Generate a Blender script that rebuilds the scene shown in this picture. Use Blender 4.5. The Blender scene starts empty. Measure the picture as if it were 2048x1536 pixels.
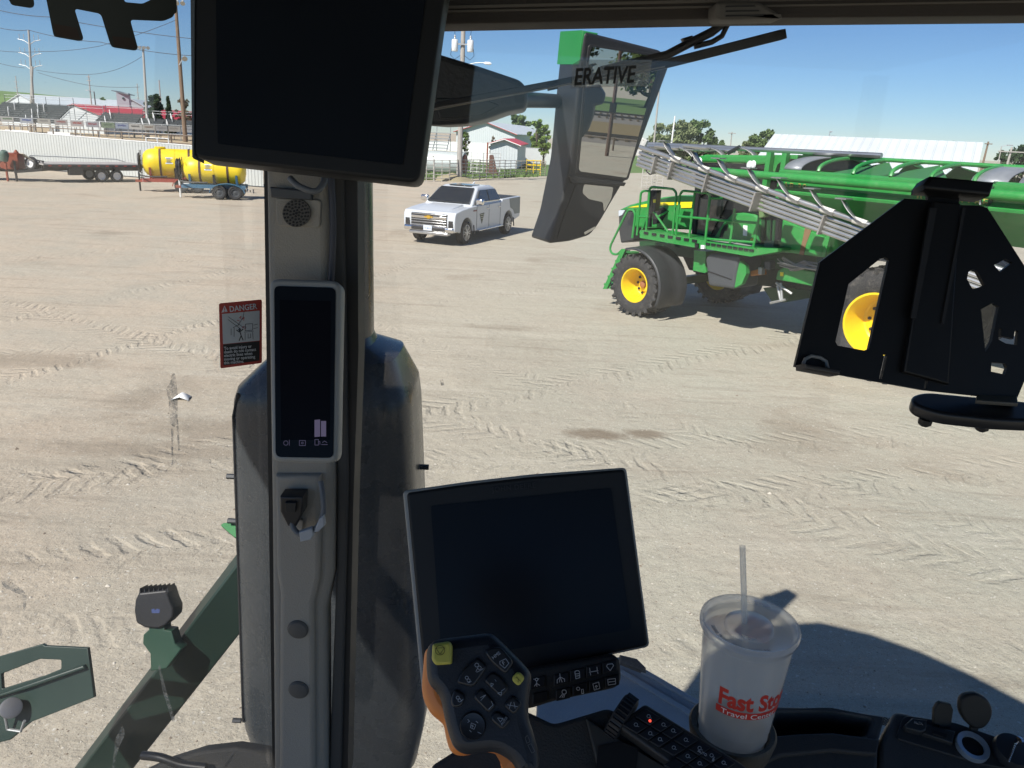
import bpy, bmesh, math, random
from mathutils import Vector as V, Matrix as MX
import numpy as np
R=math.radians; PI=math.pi; rnd=random.Random(7)
SC=bpy.context.scene; COL=SC.collection
# ---------------------------------------------------------------- camera
F=1538.0; PITCH=R(17.9); ROLL=R(2.8); H=3.72
C0=V((0,0,H))
cf=V((0,math.cos(PITCH),-math.sin(PITCH))); _u0=V((0,math.sin(PITCH),math.cos(PITCH))); _r0=V((1,0,0))
cr=_r0*math.cos(ROLL)+_u0*math.sin(ROLL); cu=-_r0*math.sin(ROLL)+_u0*math.cos(ROLL)
cd=bpy.data.cameras.new('camera'); cam=bpy.data.objects.new('camera',cd); COL.objects.link(cam)
cd.sensor_fit='HORIZONTAL'; cd.sensor_width=36; cd.lens=36*F/2048; cd.clip_start=.02; cd.clip_end=6000
m=MX((cr,cu,-cf)).transposed().to_4x4(); m.translation=C0; cam.matrix_world=m
SC.camera=cam
# ---------------------------------------------------------------- light
SUN_AZ=34; SUN_EL=46
w=bpy.data.worlds.new('World'); SC.world=w; w.use_nodes=True
nt=w.node_tree; bg=nt.nodes['Background']; sk=nt.nodes.new('ShaderNodeTexSky'); sk.sky_type='NISHITA'
sk.sun_disc=False; sk.sun_elevation=R(SUN_EL); sk.sun_rotation=R(180+SUN_AZ); sk.air_density=1.45; sk.dust_density=0; sk.ozone_density=9; sk.altitude=4000
nt.links.new(sk.outputs[0],bg.inputs[0]); bg.inputs[1].default_value=.06
sl=bpy.data.lights.new('sun','SUN'); so=bpy.data.objects.new('sun',sl); COL.objects.link(so)
sl.energy=4.4; sl.angle=R(.53); sl.color=(1,.96,.89)
sd=V((math.sin(R(SUN_AZ))*math.cos(R(SUN_EL)),math.cos(R(SUN_AZ))*math.cos(R(SUN_EL)),-math.sin(R(SUN_EL))))
so.rotation_euler=sd.to_track_quat('-Z','Y').to_euler(); so.location=(-20,-30,40)
vs=SC.view_settings; vs.view_transform='Standard'; vs.look='None'; vs.gamma=1; vs.exposure=.7
SC.cycles.max_bounces=8; SC.cycles.transparent_max_bounces=16; SC.cycles.caustics_reflective=False; SC.cycles.caustics_refractive=False
# ---------------------------------------------------------------- pixel helpers (photograph pixels, 2048 wide -> places in the world)
def ray(x,y): return cf+cr*((x-1024)/F)-cu*((y-768)/F)
def G(x,y,z=0):
    d=ray(x,y); return C0+d*((z-H)/d.z)
def at(x,y,Y):
    d=ray(x,y); return C0+d*(Y/d.y)
def proj(p):
    v=V(p)-C0; d=v.dot(cf); return (1024+F*v.dot(cr)/d,768-F*v.dot(cu)/d)
def topz(p,y):                       # height of a vertical line over p that reaches photo row y
    lo,hi=-5,80
    for _ in range(50):
        mid=(lo+hi)/2
        if proj((p[0],p[1],mid))[1]>y: lo=mid
        else: hi=mid
    return lo
class PL:                            # a real plane in the place
    def __init__(s,o,ex,ey): s.o=V(o); s.ex=V(ex).normalized(); s.n=s.ex.cross(V(ey)).normalized(); s.ey=s.n.cross(s.ex)
    def hit(s,x,y):
        d=ray(x,y); return C0+d*((s.o-C0).dot(s.n)/d.dot(s.n))
    def uv(s,x,y):
        q=s.hit(x,y)-s.o; return (q.dot(s.ex),q.dot(s.ey))
    def pt(s,a,b,c=0): return s.o+s.ex*a+s.ey*b+s.n*c
    def M(s):
        q=MX((s.ex,s.ey,s.n)).transposed().to_4x4(); q.translation=s.o; return q
def facing(x,y,d,tilt=0,yaw=0):      # plane d metres away, facing back to the seat, leaned back by tilt and turned by yaw
    n=MX.Rotation(yaw,3,'Z')@(-cf); ex=MX.Rotation(yaw,3,'Z')@cr
    n=MX.Rotation(-tilt,3,ex)@n
    return PL(C0+ray(x,y)*d,ex,n.cross(ex))
# ---------------------------------------------------------------- materials
MATS={}
def mat(name,col,rough=.6,metal=0,var=.12,scale=8,bump=0,bscale=60,spec=.5,emit=None,coat=0):
    if name in MATS: return MATS[name]
    m=bpy.data.materials.new(name); MATS[name]=m; m.use_nodes=True; n=m.node_tree.nodes; l=m.node_tree.links; b=n['Principled BSDF']
    b.inputs['Roughness'].default_value=rough; b.inputs['Metallic'].default_value=metal; b.inputs['Specular IOR Level'].default_value=spec
    b.inputs['Coat Weight'].default_value=coat
    tc=n.new('ShaderNodeTexCoord'); nz=n.new('ShaderNodeTexNoise'); nz.inputs['Scale'].default_value=scale; nz.inputs['Detail'].default_value=6
    l.new(tc.outputs['Object'],nz.inputs['Vector'])
    mx=n.new('ShaderNodeMix'); mx.data_type='RGBA'; c=V(col)
    mx.inputs[6].default_value=(*(c*(1-var)),1); mx.inputs[7].default_value=(*[min(1,k*(1+var)) for k in c],1)
    l.new(nz.outputs[0],mx.inputs[0]); l.new(mx.outputs[2],b.inputs['Base Color'])
    mr=n.new('ShaderNodeMapRange'); mr.inputs['To Min'].default_value=max(0,rough-.1); mr.inputs['To Max'].default_value=min(1,rough+.12)
    l.new(nz.outputs[0],mr.inputs[0]); l.new(mr.outputs[0],b.inputs['Roughness'])
    if bump:
        n2=n.new('ShaderNodeTexNoise'); n2.inputs['Scale'].default_value=bscale; n2.inputs['Detail'].default_value=5; l.new(tc.outputs['Object'],n2.inputs['Vector'])
        bp=n.new('ShaderNodeBump'); bp.inputs['Strength'].default_value=bump; bp.inputs['Distance'].default_value=.01; l.new(n2.outputs[0],bp.inputs['Height']); l.new(bp.outputs[0],b.inputs['Normal'])
    if emit: b.inputs['Emission Color'].default_value=(*emit[:3],1); b.inputs['Emission Strength'].default_value=emit[3]
    return m
def dusty(name,col,rough,dust=(.35,.31,.25),amt=.45,scale=90,metal=0):   # plastic or rubber with settled dust specks
    if name in MATS: return MATS[name]
    m=mat(name,col,rough,metal,var=.15,scale=14); n=m.node_tree.nodes; l=m.node_tree.links; b=n['Principled BSDF']
    tc=n['Texture Coordinate']; a=n.new('ShaderNodeTexNoise'); a.inputs['Scale'].default_value=scale; a.inputs['Detail'].default_value=8; a.inputs['Roughness'].default_value=.75
    l.new(tc.outputs['Object'],a.inputs['Vector']); r=n.new('ShaderNodeMapRange'); r.inputs[1].default_value=.52; r.inputs[2].default_value=.78; r.inputs[4].default_value=amt
    l.new(a.outputs[0],r.inputs[0]); mx=n.new('ShaderNodeMix'); mx.data_type='RGBA'; src=b.inputs['Base Color'].links[0].from_socket
    l.new(r.outputs[0],mx.inputs[0]); l.new(src,mx.inputs[6]); mx.inputs[7].default_value=(*dust,1); l.new(mx.outputs[2],b.inputs['Base Color'])
    return m
def ribbed(name,col,pitch,axis=0,rough=.45,metal=0,depth=.02,var=.05,line=.75):   # sheet metal with raised ribs
    if name in MATS: return MATS[name]
    m=mat(name,col,rough,metal,var=var,scale=.6); n=m.node_tree.nodes; l=m.node_tree.links; b=n['Principled BSDF']; tc=n['Texture Coordinate']
    sp=n.new('ShaderNodeSeparateXYZ'); l.new(tc.outputs['Object'],sp.inputs[0])
    d=n.new('ShaderNodeMath'); d.operation='DIVIDE'; d.inputs[1].default_value=pitch; l.new(sp.outputs[axis],d.inputs[0])
    fr=n.new('ShaderNodeMath'); fr.operation='FRACT'; l.new(d.outputs[0],fr.inputs[0])
    r=n.new('ShaderNodeValToRGB'); e=r.color_ramp.elements; e[0].position=.0; e[0].color=(0,0,0,1); e[1].position=.08; e[1].color=(1,1,1,1)
    x=e.new(.16); x.color=(1,1,1,1); x=e.new(.24); x.color=(0,0,0,1); l.new(fr.outputs[0],r.inputs[0])
    bp=n.new('ShaderNodeBump'); bp.inputs['Distance'].default_value=depth; bp.inputs['Strength'].default_value=1; l.new(r.outputs[0],bp.inputs['Height']); l.new(bp.outputs[0],b.inputs['Normal'])
    return m
# ---------------------------------------------------------------- objects
W={}
def tag(o,label=None,cat=None,group=None,kind=None):
    if label: o['label']=label
    if cat: o['category']=cat
    if group: o['group']=group
    if kind: o['kind']=kind
    return o
def link(o,M,parent=None):
    COL.objects.link(o); W[o]=M.copy()
    if parent is not None:
        o.parent=parent; o.matrix_local=W[parent].inverted()@M
    else: o.matrix_world=M
    return o
def fres(n,l,k):          # Fresnel that treats both faces of a thin pane alike
    f=n.new('ShaderNodeFresnel'); g=n.new('ShaderNodeNewGeometry'); a=n.new('ShaderNodeMath'); a.operation='MULTIPLY_ADD'; a.inputs[1].default_value=1/k-k; a.inputs[2].default_value=k
    l.new(g.outputs['Backfacing'],a.inputs[0]); l.new(a.outputs[0],f.inputs[0]); return f
def thing(name,label,cat,loc=(0,0,0),rz=0,group=None,M=None):
    o=bpy.data.objects.new(name,None); o.empty_display_size=.1
    M=M or (MX.Translation(V(loc))@MX.Rotation(rz,4,'Z')); link(o,M); return tag(o,label,cat,group)
def dup(o,M,label=None,parent=None):
    c=o.copy(); COL.objects.link(c); W[c]=M.copy()
    if parent is None: c.matrix_world=M
    else: c.parent=parent; c.matrix_local=W[parent].inverted()@M
    if label: c['label']=label
    for ch in list(o.children): dup(ch,M@W[o].inverted()@W[ch],None,c)
    return c
class MB:
    def __init__(s): s.v=[]; s.f=[]; s.mi=[]; s.cur=0
    def add(s,vs,fs):
        b=len(s.v); s.v+=[tuple(x) for x in vs]; s.f+=[[b+i for i in f] for f in fs]; s.mi+=[s.cur]*len(fs); return s
    def box(s,c,d,rz=0,M=None):
        hx,hy,hz=d[0]/2,d[1]/2,d[2]/2; c=V(c); q=M or MX.Rotation(rz,3,'Z')
        vs=[c+q@V((x,y,z)) for x in(-hx,hx) for y in(-hy,hy) for z in(-hz,hz)]
        return s.add(vs,[(0,1,3,2),(4,6,7,5),(0,4,5,1),(2,3,7,6),(0,2,6,4),(1,5,7,3)])
    def beam(s,p,q,w,h,up=(0,0,1)):
        p,q=V(p),V(q); z=(q-p); L=z.length; z=z/L; up=V(up)
        if abs(z.dot(up))>.98: up=V((1,0,0))
        x=z.cross(up).normalized(); y=x.cross(z); Mq=MX((x,y,z)).transposed()
        return s.box((p+q)/2,(w,h,L),M=Mq)
    def tube(s,p,q,r,n=8,r2=None,caps=True):
        p,q=V(p),V(q); z=(q-p).normalized(); a=V((0,0,1)) if abs(z.z)<.9 else V((1,0,0)); x=z.cross(a).normalized(); y=z.cross(x); r2=r if r2 is None else r2
        vs=[]; 
        for c,rr in((p,r),(q,r2)): vs+=[c+(x*math.cos(t)+y*math.sin(t))*rr for t in[2*PI*i/n for i in range(n)]]
        fs=[(i,(i+1)%n,n+(i+1)%n,n+i) for i in range(n)]
        if caps: fs+=[tuple(range(n))[::-1],tuple(range(n,2*n))]
        return s.add(vs,fs)
    def path(s,pts,r,n=8,closed=False):
        pts=[V(p) for p in pts]; k=len(pts); vs=[]; fs=[]; px=None
        for i,p in enumerate(pts):
            a=pts[(i-1)%k] if (closed or i>0) else p; b=pts[(i+1)%k] if (closed or i<k-1) else p
            t=(b-a).normalized()
            if px is None:
                up=V((0,0,1)) if abs(t.z)<.9 else V((1,0,0)); px=t.cross(up).normalized()
            px=(px-t*px.dot(t)).normalized(); py=t.cross(px)
            vs+=[p+(px*math.cos(w)+py*math.sin(w))*r for w in[2*PI*j/n for j in range(n)]]
        for i in range(k if closed else k-1):
            for j in range(n):
                i2=(i+1)%k; fs.append((i*n+j,i*n+(j+1)%n,i2*n+(j+1)%n,i2*n+j))
        if not closed: fs+=[tuple(range(n))[::-1],tuple(range((k-1)*n,k*n))]
        return s.add(vs,fs)
    def lathe(s,prof,o=(0,0,0),axis=(0,0,1),n=24,cap=(True,True)):
        o=V(o); z=V(axis).normalized(); a=V((0,0,1)) if abs(z.z)<.9 else V((1,0,0)); x=z.cross(a).normalized(); y=z.cross(x); vs=[]; fs=[]
        for r,h in prof: vs+=[o+z*h+(x*math.cos(t)+y*math.sin(t))*r for t in[2*PI*i/n for i in range(n)]]
        for i in range(len(prof)-1):
            for j in range(n): fs.append((i*n+j,i*n+(j+1)%n,(i+1)*n+(j+1)%n,(i+1)*n+j))
        if cap[0]: fs.append(tuple(range(n))[::-1])
        if cap[1]: k=(len(prof)-1)*n; fs.append(tuple(range(k,k+n)))
        return s.add(vs,fs)
    def prism(s,poly,d):                 # poly: list of 3-D points in a plane, d: extrusion vector
        d=V(d); n=len(poly); vs=[V(p) for p in poly]+[V(p)+d for p in poly]
        fs=[tuple(range(n)),tuple(range(n,2*n))[::-1]]+[(i,n+i,n+(i+1)%n,(i+1)%n) for i in range(n)]
        return s.add(vs,fs)
    def loft(s,rings,cap=True):
        n=len(rings[0]); vs=[p for r in rings for p in r]; fs=[]
        for i in range(len(rings)-1):
            for j in range(n): fs.append((i*n+j,i*n+(j+1)%n,(i+1)*n+(j+1)%n,(i+1)*n+j))
        if cap: fs+=[tuple(range(n))[::-1],tuple(range((len(rings)-1)*n,len(rings)*n))]
        return s.add(vs,fs)
    def grid(s,rows):
        n=len(rows[0]); vs=[p for r in rows for p in r]
        return s.add(vs,[(i*n+j,i*n+j+1,(i+1)*n+j+1,(i+1)*n+j) for i in range(len(rows)-1) for j in range(n-1)])
    def build(s,name,mats,parent=None,M=None,bevel=0,smooth=35,seg=2,solid=0,fix=True):
        if M is None and parent is None:
            a=np.array(s.v); o=V(((a[:,0].min()+a[:,0].max())/2,(a[:,1].min()+a[:,1].max())/2,a[:,2].min())); s.v=[tuple(V(p)-o) for p in s.v]; M=MX.Translation(o)
        elif M is None: M=W[parent]; inv=M.inverted(); s.v=[tuple(inv@V(p)) for p in s.v]     # world coordinates given
        me=bpy.data.meshes.new(name); me.from_pydata(s.v,[],s.f)
        for k in (mats if isinstance(mats,(list,tuple)) else [mats]): me.materials.append(k)
        if max(s.mi,default=0): me.polygons.foreach_set('material_index',s.mi)
        if fix:
            b=bmesh.new(); b.from_mesh(me); bmesh.ops.recalc_face_normals(b,faces=b.faces); b.to_mesh(me); b.free()
        if smooth:
            me.polygons.foreach_set('use_smooth',[True]*len(me.polygons)); me.set_sharp_from_angle(angle=R(smooth))
        o=bpy.data.objects.new(name,me); link(o,M,parent)
        if solid: k=o.modifiers.new('s','SOLIDIFY'); k.thickness=solid
        if bevel: k=o.modifiers.new('b','BEVEL'); k.width=bevel; k.segments=seg; k.limit_method='ANGLE'; k.angle_limit=R(40)
        return o
def rounded(p,rad,k=5):
    out=[]; n=len(p); p=[V((a[0],a[1])) for a in p]
    for i in range(n):
        a,b,c=p[i-1],p[i],p[(i+1)%n]; da=min(rad,.45*(a-b).length); dc=min(rad,.45*(c-b).length)
        s=b+(a-b).normalized()*da; e=b+(c-b).normalized()*dc
        for j in range(k+1):
            t=j/k; out.append(s*(1-t)**2+b*2*t*(1-t)+e*t*t)
    return out
def curve_mesh(loops,t,bev):
    cu_=bpy.data.curves.new('c','CURVE'); cu_.dimensions='2D'; cu_.fill_mode='BOTH'; cu_.extrude=max(.00001,t/2-bev); cu_.bevel_depth=bev; cu_.bevel_resolution=2; cu_.offset=-bev
    for lp in loops:
        sp=cu_.splines.new('POLY'); sp.points.add(len(lp)-1); sp.use_cyclic_u=True
        for q,p in zip(sp.points,lp): q.co=(p[0],p[1],0,1)
    ob=bpy.data.objects.new('c',cu_); COL.objects.link(ob)
    me=bpy.data.meshes.new_from_object(ob.evaluated_get(bpy.context.evaluated_depsgraph_get()))
    bpy.data.objects.remove(ob); bpy.data.curves.remove(cu_); return me
def plate(name,pl,outer,m,t=.01,off=0,parent=None,bev=0,rad=0,holes=(),hrad=0,smooth=35):   # outline seen in the photo, cut out of a sheet of thickness t lying in plane pl
    lo=[pl.uv(*q) for q in outer]; lo=rounded(lo,rad) if rad else lo; loops=[lo]
    for h in holes:
        hh=[pl.uv(*q) for q in h]; loops.append(rounded(hh,hrad) if hrad else hh)
    cx=sum(p[0] for p in lo)/len(lo); cy=sum(p[1] for p in lo)/len(lo)
    loops=[[(p[0]-cx,p[1]-cy) for p in q] for q in loops]
    me=curve_mesh(loops,t,bev); me.name=name; me.materials.clear(); me.materials.append(m)
    me.polygons.foreach_set('use_smooth',[True]*len(me.polygons)); me.set_sharp_from_angle(angle=R(smooth))
    M=pl.M()@MX.Translation((cx,cy,off-t/2)); return link(bpy.data.objects.new(name,me),M,parent)
def text(name,s,M,size,m,parent=None,shear=0,bold=0,ext=.0005,align='LEFT',sp=1,xs=1):
    cu_=bpy.data.curves.new('t','FONT'); cu_.body=s; cu_.size=size; cu_.shear=shear; cu_.offset=bold*size; cu_.extrude=ext; cu_.align_x=align; cu_.space_character=sp; cu_.resolution_u=3; cu_.space_line=.95
    ob=bpy.data.objects.new('t',cu_); COL.objects.link(ob); me=bpy.data.meshes.new_from_object(ob.evaluated_get(bpy.context.evaluated_depsgraph_get())); bpy.data.objects.remove(ob)
    me.name=name; me.materials.clear(); me.materials.append(m)
    return link(bpy.data.objects.new(name,me),M@MX.Diagonal((xs,1,1,1)),parent)
def textpx(name,s,pl,p,q,hpx,m,parent=None,off=.001,**k):      # text starting at photo point p, running towards q
    a=V(pl.uv(*p)); b=V(pl.uv(*q)); h=(V(pl.uv(p[0],p[1]-hpx))-a).length; ang=math.atan2(b.y-a.y,b.x-a.x)
    return text(name,s,pl.M()@MX.Translation((a.x,a.y,off))@MX.Rotation(ang,4,'Z'),h/.7,m,parent,**k)
def strokes(name,pl,lines,wpx,m,parent=None,off=.001):           # thin raised lines (symbols) on plane pl
    b=MB()
    for ln in lines:
        p=[V(pl.uv(*q)) for q in ln]
        sc=(V(pl.uv(ln[0][0]+wpx,ln[0][1]))-p[0]).length/2
        for a,c in zip(p,p[1:]):
            if (c-a).length<1e-6: continue
            d=(c-a).normalized(); nn=V((-d.y,d.x))*sc
            b.add([pl.pt(*(a-d*sc*.5+nn),off),pl.pt(*(a-d*sc*.5-nn),off),pl.pt(*(c+d*sc*.5-nn),off),pl.pt(*(c+d*sc*.5+nn),off)],[(0,1,2,3)])
    return b.build(name,m,parent,smooth=0,fix=False)
def circ(x,y,r,n=14,ry=None): return [(x+r*math.cos(2*PI*i/n),y+(ry or r)*math.sin(2*PI*i/n)) for i in range(n+1)]
# ---------------------------------------------------------------- palette
green=dusty('green_paint',(.026,.24,.048),.34,dust=(.2,.22,.15),amt=.38,scale=7); green_dk=mat('dark_green_paint',(.012,.06,.02),.45)
yellow=mat('yellow_paint',(.75,.52,.01),.4); rimyellow=mat('rim_yellow',(.8,.56,.012),.38,var=.06)
rubber=dusty('tyre_rubber',(.028,.028,.029),.85,amt=.35,scale=9); black=mat('black_plastic',(.012,.012,.013),.45); blackm=mat('matte_black',(.008,.008,.009),.75)
steel=mat('stainless_steel',(.5,.5,.49),.34,.9,var=.04,scale=2); galv=mat('galvanised_metal',(.42,.43,.43),.5,.7); alu=mat('pale_aluminium',(.5,.52,.53),.5,.3)
white=mat('white_paint',(.78,.79,.78),.4,var=.05); glassdk=mat('tinted_window',(.012,.015,.018),.06,spec=.8); chrome=mat('chrome',(.75,.75,.75),.12,1,var=.03)
greypl=mat('grey_plastic',(.075,.078,.082),.6,bump=.15,bscale=300); wood=mat('weathered_wood',(.2,.15,.1),.85,scale=3); rust=mat('rusty_red_paint',(.26,.07,.04),.7,var=.3,scale=6)
# ================================================================ setting: ground
def ground_mat():
    m=bpy.data.materials.new('packed_dirt'); m.use_nodes=True; n=m.node_tree.nodes; l=m.node_tree.links; b=n['Principled BSDF']; b.inputs['Roughness'].default_value=.95; b.inputs['Specular IOR Level'].default_value=.15
    g=n.new('ShaderNodeNewGeometry'); P=g.outputs['Position']
    def M(op,a,c=None,cl=False):
        k=n.new('ShaderNodeMath'); k.operation=op; k.use_clamp=cl
        for i,q in enumerate((a,c)):
            if q is None: continue
            if isinstance(q,(int,float)): k.inputs[i].default_value=q
            else: l.new(q,k.inputs[i])
        return k.outputs[0]
    def N(sc,det=5,ro=.6,dist=0,vec=P):
        k=n.new('ShaderNodeTexNoise'); k.inputs['Scale'].default_value=sc; k.inputs['Detail'].default_value=det; k.inputs['Roughness'].default_value=ro; k.inputs['Distortion'].default_value=dist; l.new(vec,k.inputs['Vector']); return k.outputs[0]
    def MR(x,a,c,d=0,e=1,sm=True):
        k=n.new('ShaderNodeMapRange'); k.interpolation_type='SMOOTHSTEP' if sm else 'LINEAR'
        for i,q in enumerate((a,c,d,e)): k.inputs[i+1].default_value=q
        l.new(x,k.inputs[0]); return k.outputs[0]
    def MIX(f,a,c):
        k=n.new('ShaderNodeMix'); k.data_type='RGBA'
        l.new(f,k.inputs[0]) if not isinstance(f,float) else setattr(k.inputs[0],'default_value',f)
        for i,q in((6,a),(7,c)):
            if isinstance(q,tuple): k.inputs[i].default_value=(*q,1)
            else: l.new(q,k.inputs[i])
        return k.outputs[2]
    sp=n.new('ShaderNodeSeparateXYZ'); l.new(P,sp.inputs[0]); X,Y=sp.outputs[0],sp.outputs[1]
    # colour: pinkish tan on the left, greyer gravelly on the right, stains and pale chips
    tan=(.465,.39,.3); grey=(.4,.385,.31)
    side=MR(M('ADD',X,M('MULTIPLY',N(.25),6)),-4,6)
    c=MIX(side,tan,grey)
    c=MIX(MR(N(.5,6,.65),.35,.7),c,(.41,.37,.295))
    c=MIX(M('MULTIPLY',MR(N(.33,6,.6,.6),.55,.72),.55),c,(.25,.2,.145))
    c=MIX(M('MULTIPLY',MR(N(7,8,.78),.46,.74),.36),c,(.24,.2,.155)); c=MIX(M('MULTIPLY',MR(N(22,6,.8),.5,.7),.45),c,(.55,.51,.43))
    c=MIX(M('MULTIPLY',MR(N(60,5,.9),.48,.74),.6),c,(.22,.18,.14))
    vo=n.new('ShaderNodeTexVoronoi'); vo.inputs['Scale'].default_value=55; vo.feature='F1'; l.new(P,vo.inputs['Vector'])
    chip=MR(vo.outputs['Distance'],.16,.26,1,0); csel=n.new('ShaderNodeSeparateColor'); l.new(vo.outputs['Color'],csel.inputs[0])
    chip=M('MULTIPLY',chip,MR(csel.outputs[0],.62,.74)); c=MIX(M('MULTIPLY',chip,.8),c,(.62,.58,.5))
    wn=n.new('ShaderNodeTexNoise'); wn.inputs['Scale'].default_value=18; wn.inputs['Detail'].default_value=4; l.new(P,wn.inputs['Vector']); ws=n.new('ShaderNodeVectorMath'); ws.operation='SCALE'; ws.inputs['Scale'].default_value=.06; l.new(wn.outputs['Color'],ws.inputs[0]); wa=n.new('ShaderNodeVectorMath'); l.new(P,wa.inputs[0]); l.new(ws.outputs[0],wa.inputs[1]); wv=wa.outputs[0]
    for sc_,th,cc_,am_ in((24,.82,(.6,.57,.5),.75),(48,.55,(.17,.14,.11),.6),(95,.68,(.56,.54,.48),.6),(140,.5,(.16,.135,.105),.7)):
        v2=n.new('ShaderNodeTexVoronoi'); v2.inputs['Scale'].default_value=sc_; l.new(wv,v2.inputs['Vector']); s2=n.new('ShaderNodeSeparateColor'); l.new(v2.outputs['Color'],s2.inputs[0])
        c=MIX(M('MULTIPLY',M('MULTIPLY',MR(v2.outputs['Distance'],.16,.34,1,0),MR(s2.outputs[1],th,th+.1)),am_),c,cc_)
    # oil / damp patches
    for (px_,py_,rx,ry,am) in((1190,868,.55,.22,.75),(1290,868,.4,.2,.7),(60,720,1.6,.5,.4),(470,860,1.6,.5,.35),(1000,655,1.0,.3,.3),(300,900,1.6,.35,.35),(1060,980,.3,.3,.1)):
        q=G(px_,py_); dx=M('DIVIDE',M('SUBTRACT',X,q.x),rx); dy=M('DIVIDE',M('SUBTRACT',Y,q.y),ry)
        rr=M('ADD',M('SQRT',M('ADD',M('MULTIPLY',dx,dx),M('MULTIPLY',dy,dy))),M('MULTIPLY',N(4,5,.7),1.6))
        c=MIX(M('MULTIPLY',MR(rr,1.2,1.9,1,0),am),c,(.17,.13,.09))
    mp=n.new('ShaderNodeMapping'); mp.inputs['Rotation'].default_value=(0,0,R(18)); mp.inputs['Scale'].default_value=(.16,1.5,1); l.new(P,mp.inputs[0])
    c=MIX(M('MULTIPLY',MR(N(1.6,7,.7,.3,mp.outputs[0]),.52,.7),.42),c,(.22,.185,.14))
    mp2=n.new('ShaderNodeMapping'); mp2.inputs['Rotation'].default_value=(0,0,R(-24)); mp2.inputs['Scale'].default_value=(.12,1.1,1); l.new(P,mp2.inputs[0])
    c=MIX(M('MULTIPLY',MR(N(1.1,7,.7,.3,mp2.outputs[0]),.52,.7),.4),c,(.5,.46,.38))
    # grass beyond the yard
    gx=M('ADD',M('SUBTRACT',Y,M('MULTIPLY',X,.9)),M('MULTIPLY',N(.3),10))
    # height: clods + lug prints of tractor tyres along several lines
    h=M('ADD',M('MULTIPLY',N(1.6,9,.62),.05),M('MULTIPLY',N(46,6,.75),.006))
    h=M('ADD',h,M('MULTIPLY',chip,.012)); h=M('ADD',h,M('MULTIPLY',MR(N(8,8,.72),.4,.7),.005))
    warp=M('MULTIPLY',M('SUBTRACT',N(1.1,4,.6),.5),.42)
    brk=MR(N(1.3,7,.75),.42,.6)
    tr=None; wob=M('MULTIPLY',M('SUBTRACT',N(2.6,5,.7),.5),.16)
    for (a,c2,wid,pitch,dep) in (((0,985),(540,880),.42,.26,1),((0,1130),(470,1085),.4,.25,1),((860,835),(1700,1060),.42,.24,1),((870,920),(1250,900),.4,.24,.8),((0,760),(530,610),.3,.2,.9),((0,640),(540,520),.35,.22,.7),((0,1290),(480,1300),.38,.25,.5),((860,690),(1500,905),.3,.2,.5),((0,520),(900,430),.5,.3,.5),((900,600),(1230,560),.3,.2,.4),((500,1420),(120,1180),.36,.25,.35)):
        p=G(*a); q=G(*c2); d=(q-p).normalized()
        u=M('ADD',M('MULTIPLY',M('SUBTRACT',X,p.x),d.x),M('MULTIPLY',M('SUBTRACT',Y,p.y),d.y))
        v=M('ADD',M('ADD',M('MULTIPLY',M('SUBTRACT',X,p.x),-d.y),M('MULTIPLY',M('SUBTRACT',Y,p.y),d.x)),warp)
        av=M('ABSOLUTE',v); msk=MR(av,wid*.8,wid,1,0)
        sgn=M('MULTIPLY',M('SIGN',v),pitch*.25)
        ph=M('FRACT',M('DIVIDE',M('ADD',M('ADD',M('ADD',u,M('MULTIPLY',av,.8)),sgn),wob),pitch))
        lug=MR(M('ABSOLUTE',M('SUBTRACT',ph,.5)),.08,.3,1,0)
        g1=M('MULTIPLY',M('MULTIPLY',msk,M('ADD',M('MULTIPLY',lug,-1),.35)),dep)
        tr=g1 if tr is None else M('ADD',tr,g1)
    trb=M('MULTIPLY',tr,brk)
    h=M('ADD',h,M('MULTIPLY',trb,.018))
    bp=n.new('ShaderNodeBump'); bp.inputs['Distance'].default_value=1; bp.inputs['Strength'].default_value=1; l.new(h,bp.inputs['Height']); l.new(bp.outputs[0],b.inputs['Normal'])
    l.new(c,b.inputs['Base Color']); return m
gm=ground_mat()
tag(MB().add([(-900,-500,0),(900,-500,0),(900,3000,0),(-900,3000,0)],[(0,1,2,3)]).build('ground',gm,M=MX.Identity(4),smooth=0),'pale packed dirt yard with lug tyre prints and gravel chips','ground',kind='structure')
def pebbles():
    b=MB(); r=random.Random(3)
    for i in range(8000):
        y=3.4+r.random()**1.6*17; x=(r.random()*1.7-.95)*y*.8; s=.004+.009*r.random()**3
        s*=.8 if r.random()>.03 else 1.3+r.random()
        a=r.random()*6.3; pts=[]
        for k in range(5): t=a+k*1.257; pts.append(V((x+s*math.cos(t)*(.7+.6*r.random()),y+s*math.sin(t)*(.7+.6*r.random()),0)))
        tp=V((x+s*.2*(r.random()-.5),y,s*(.5+.5*r.random()))); b.cur=0 if r.random()<.55 else 1
        b.add(pts+[tp],[(k,(k+1)%5,5) for k in range(5)])
    return b
tag(pebbles().build('gravel',[mat('pale_stone',(.5,.46,.39),.9,var=.3,scale=90),mat('brown_clod',(.2,.16,.12),.95,var=.3,scale=90)],M=MX.Translation((0,0,.001)),smooth=0,fix=False),'loose gravel chips and clods scattered over the dirt yard','gravel',kind='stuff')
def sheet(name,pts,m,label,cat,z=.004,kind='structure'):
    return tag(MB().add([(p[0],p[1],z) for p in pts],[tuple(range(len(pts)))]).build(name,m,M=MX.Identity(4),smooth=0),label,cat,kind=kind)
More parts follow.
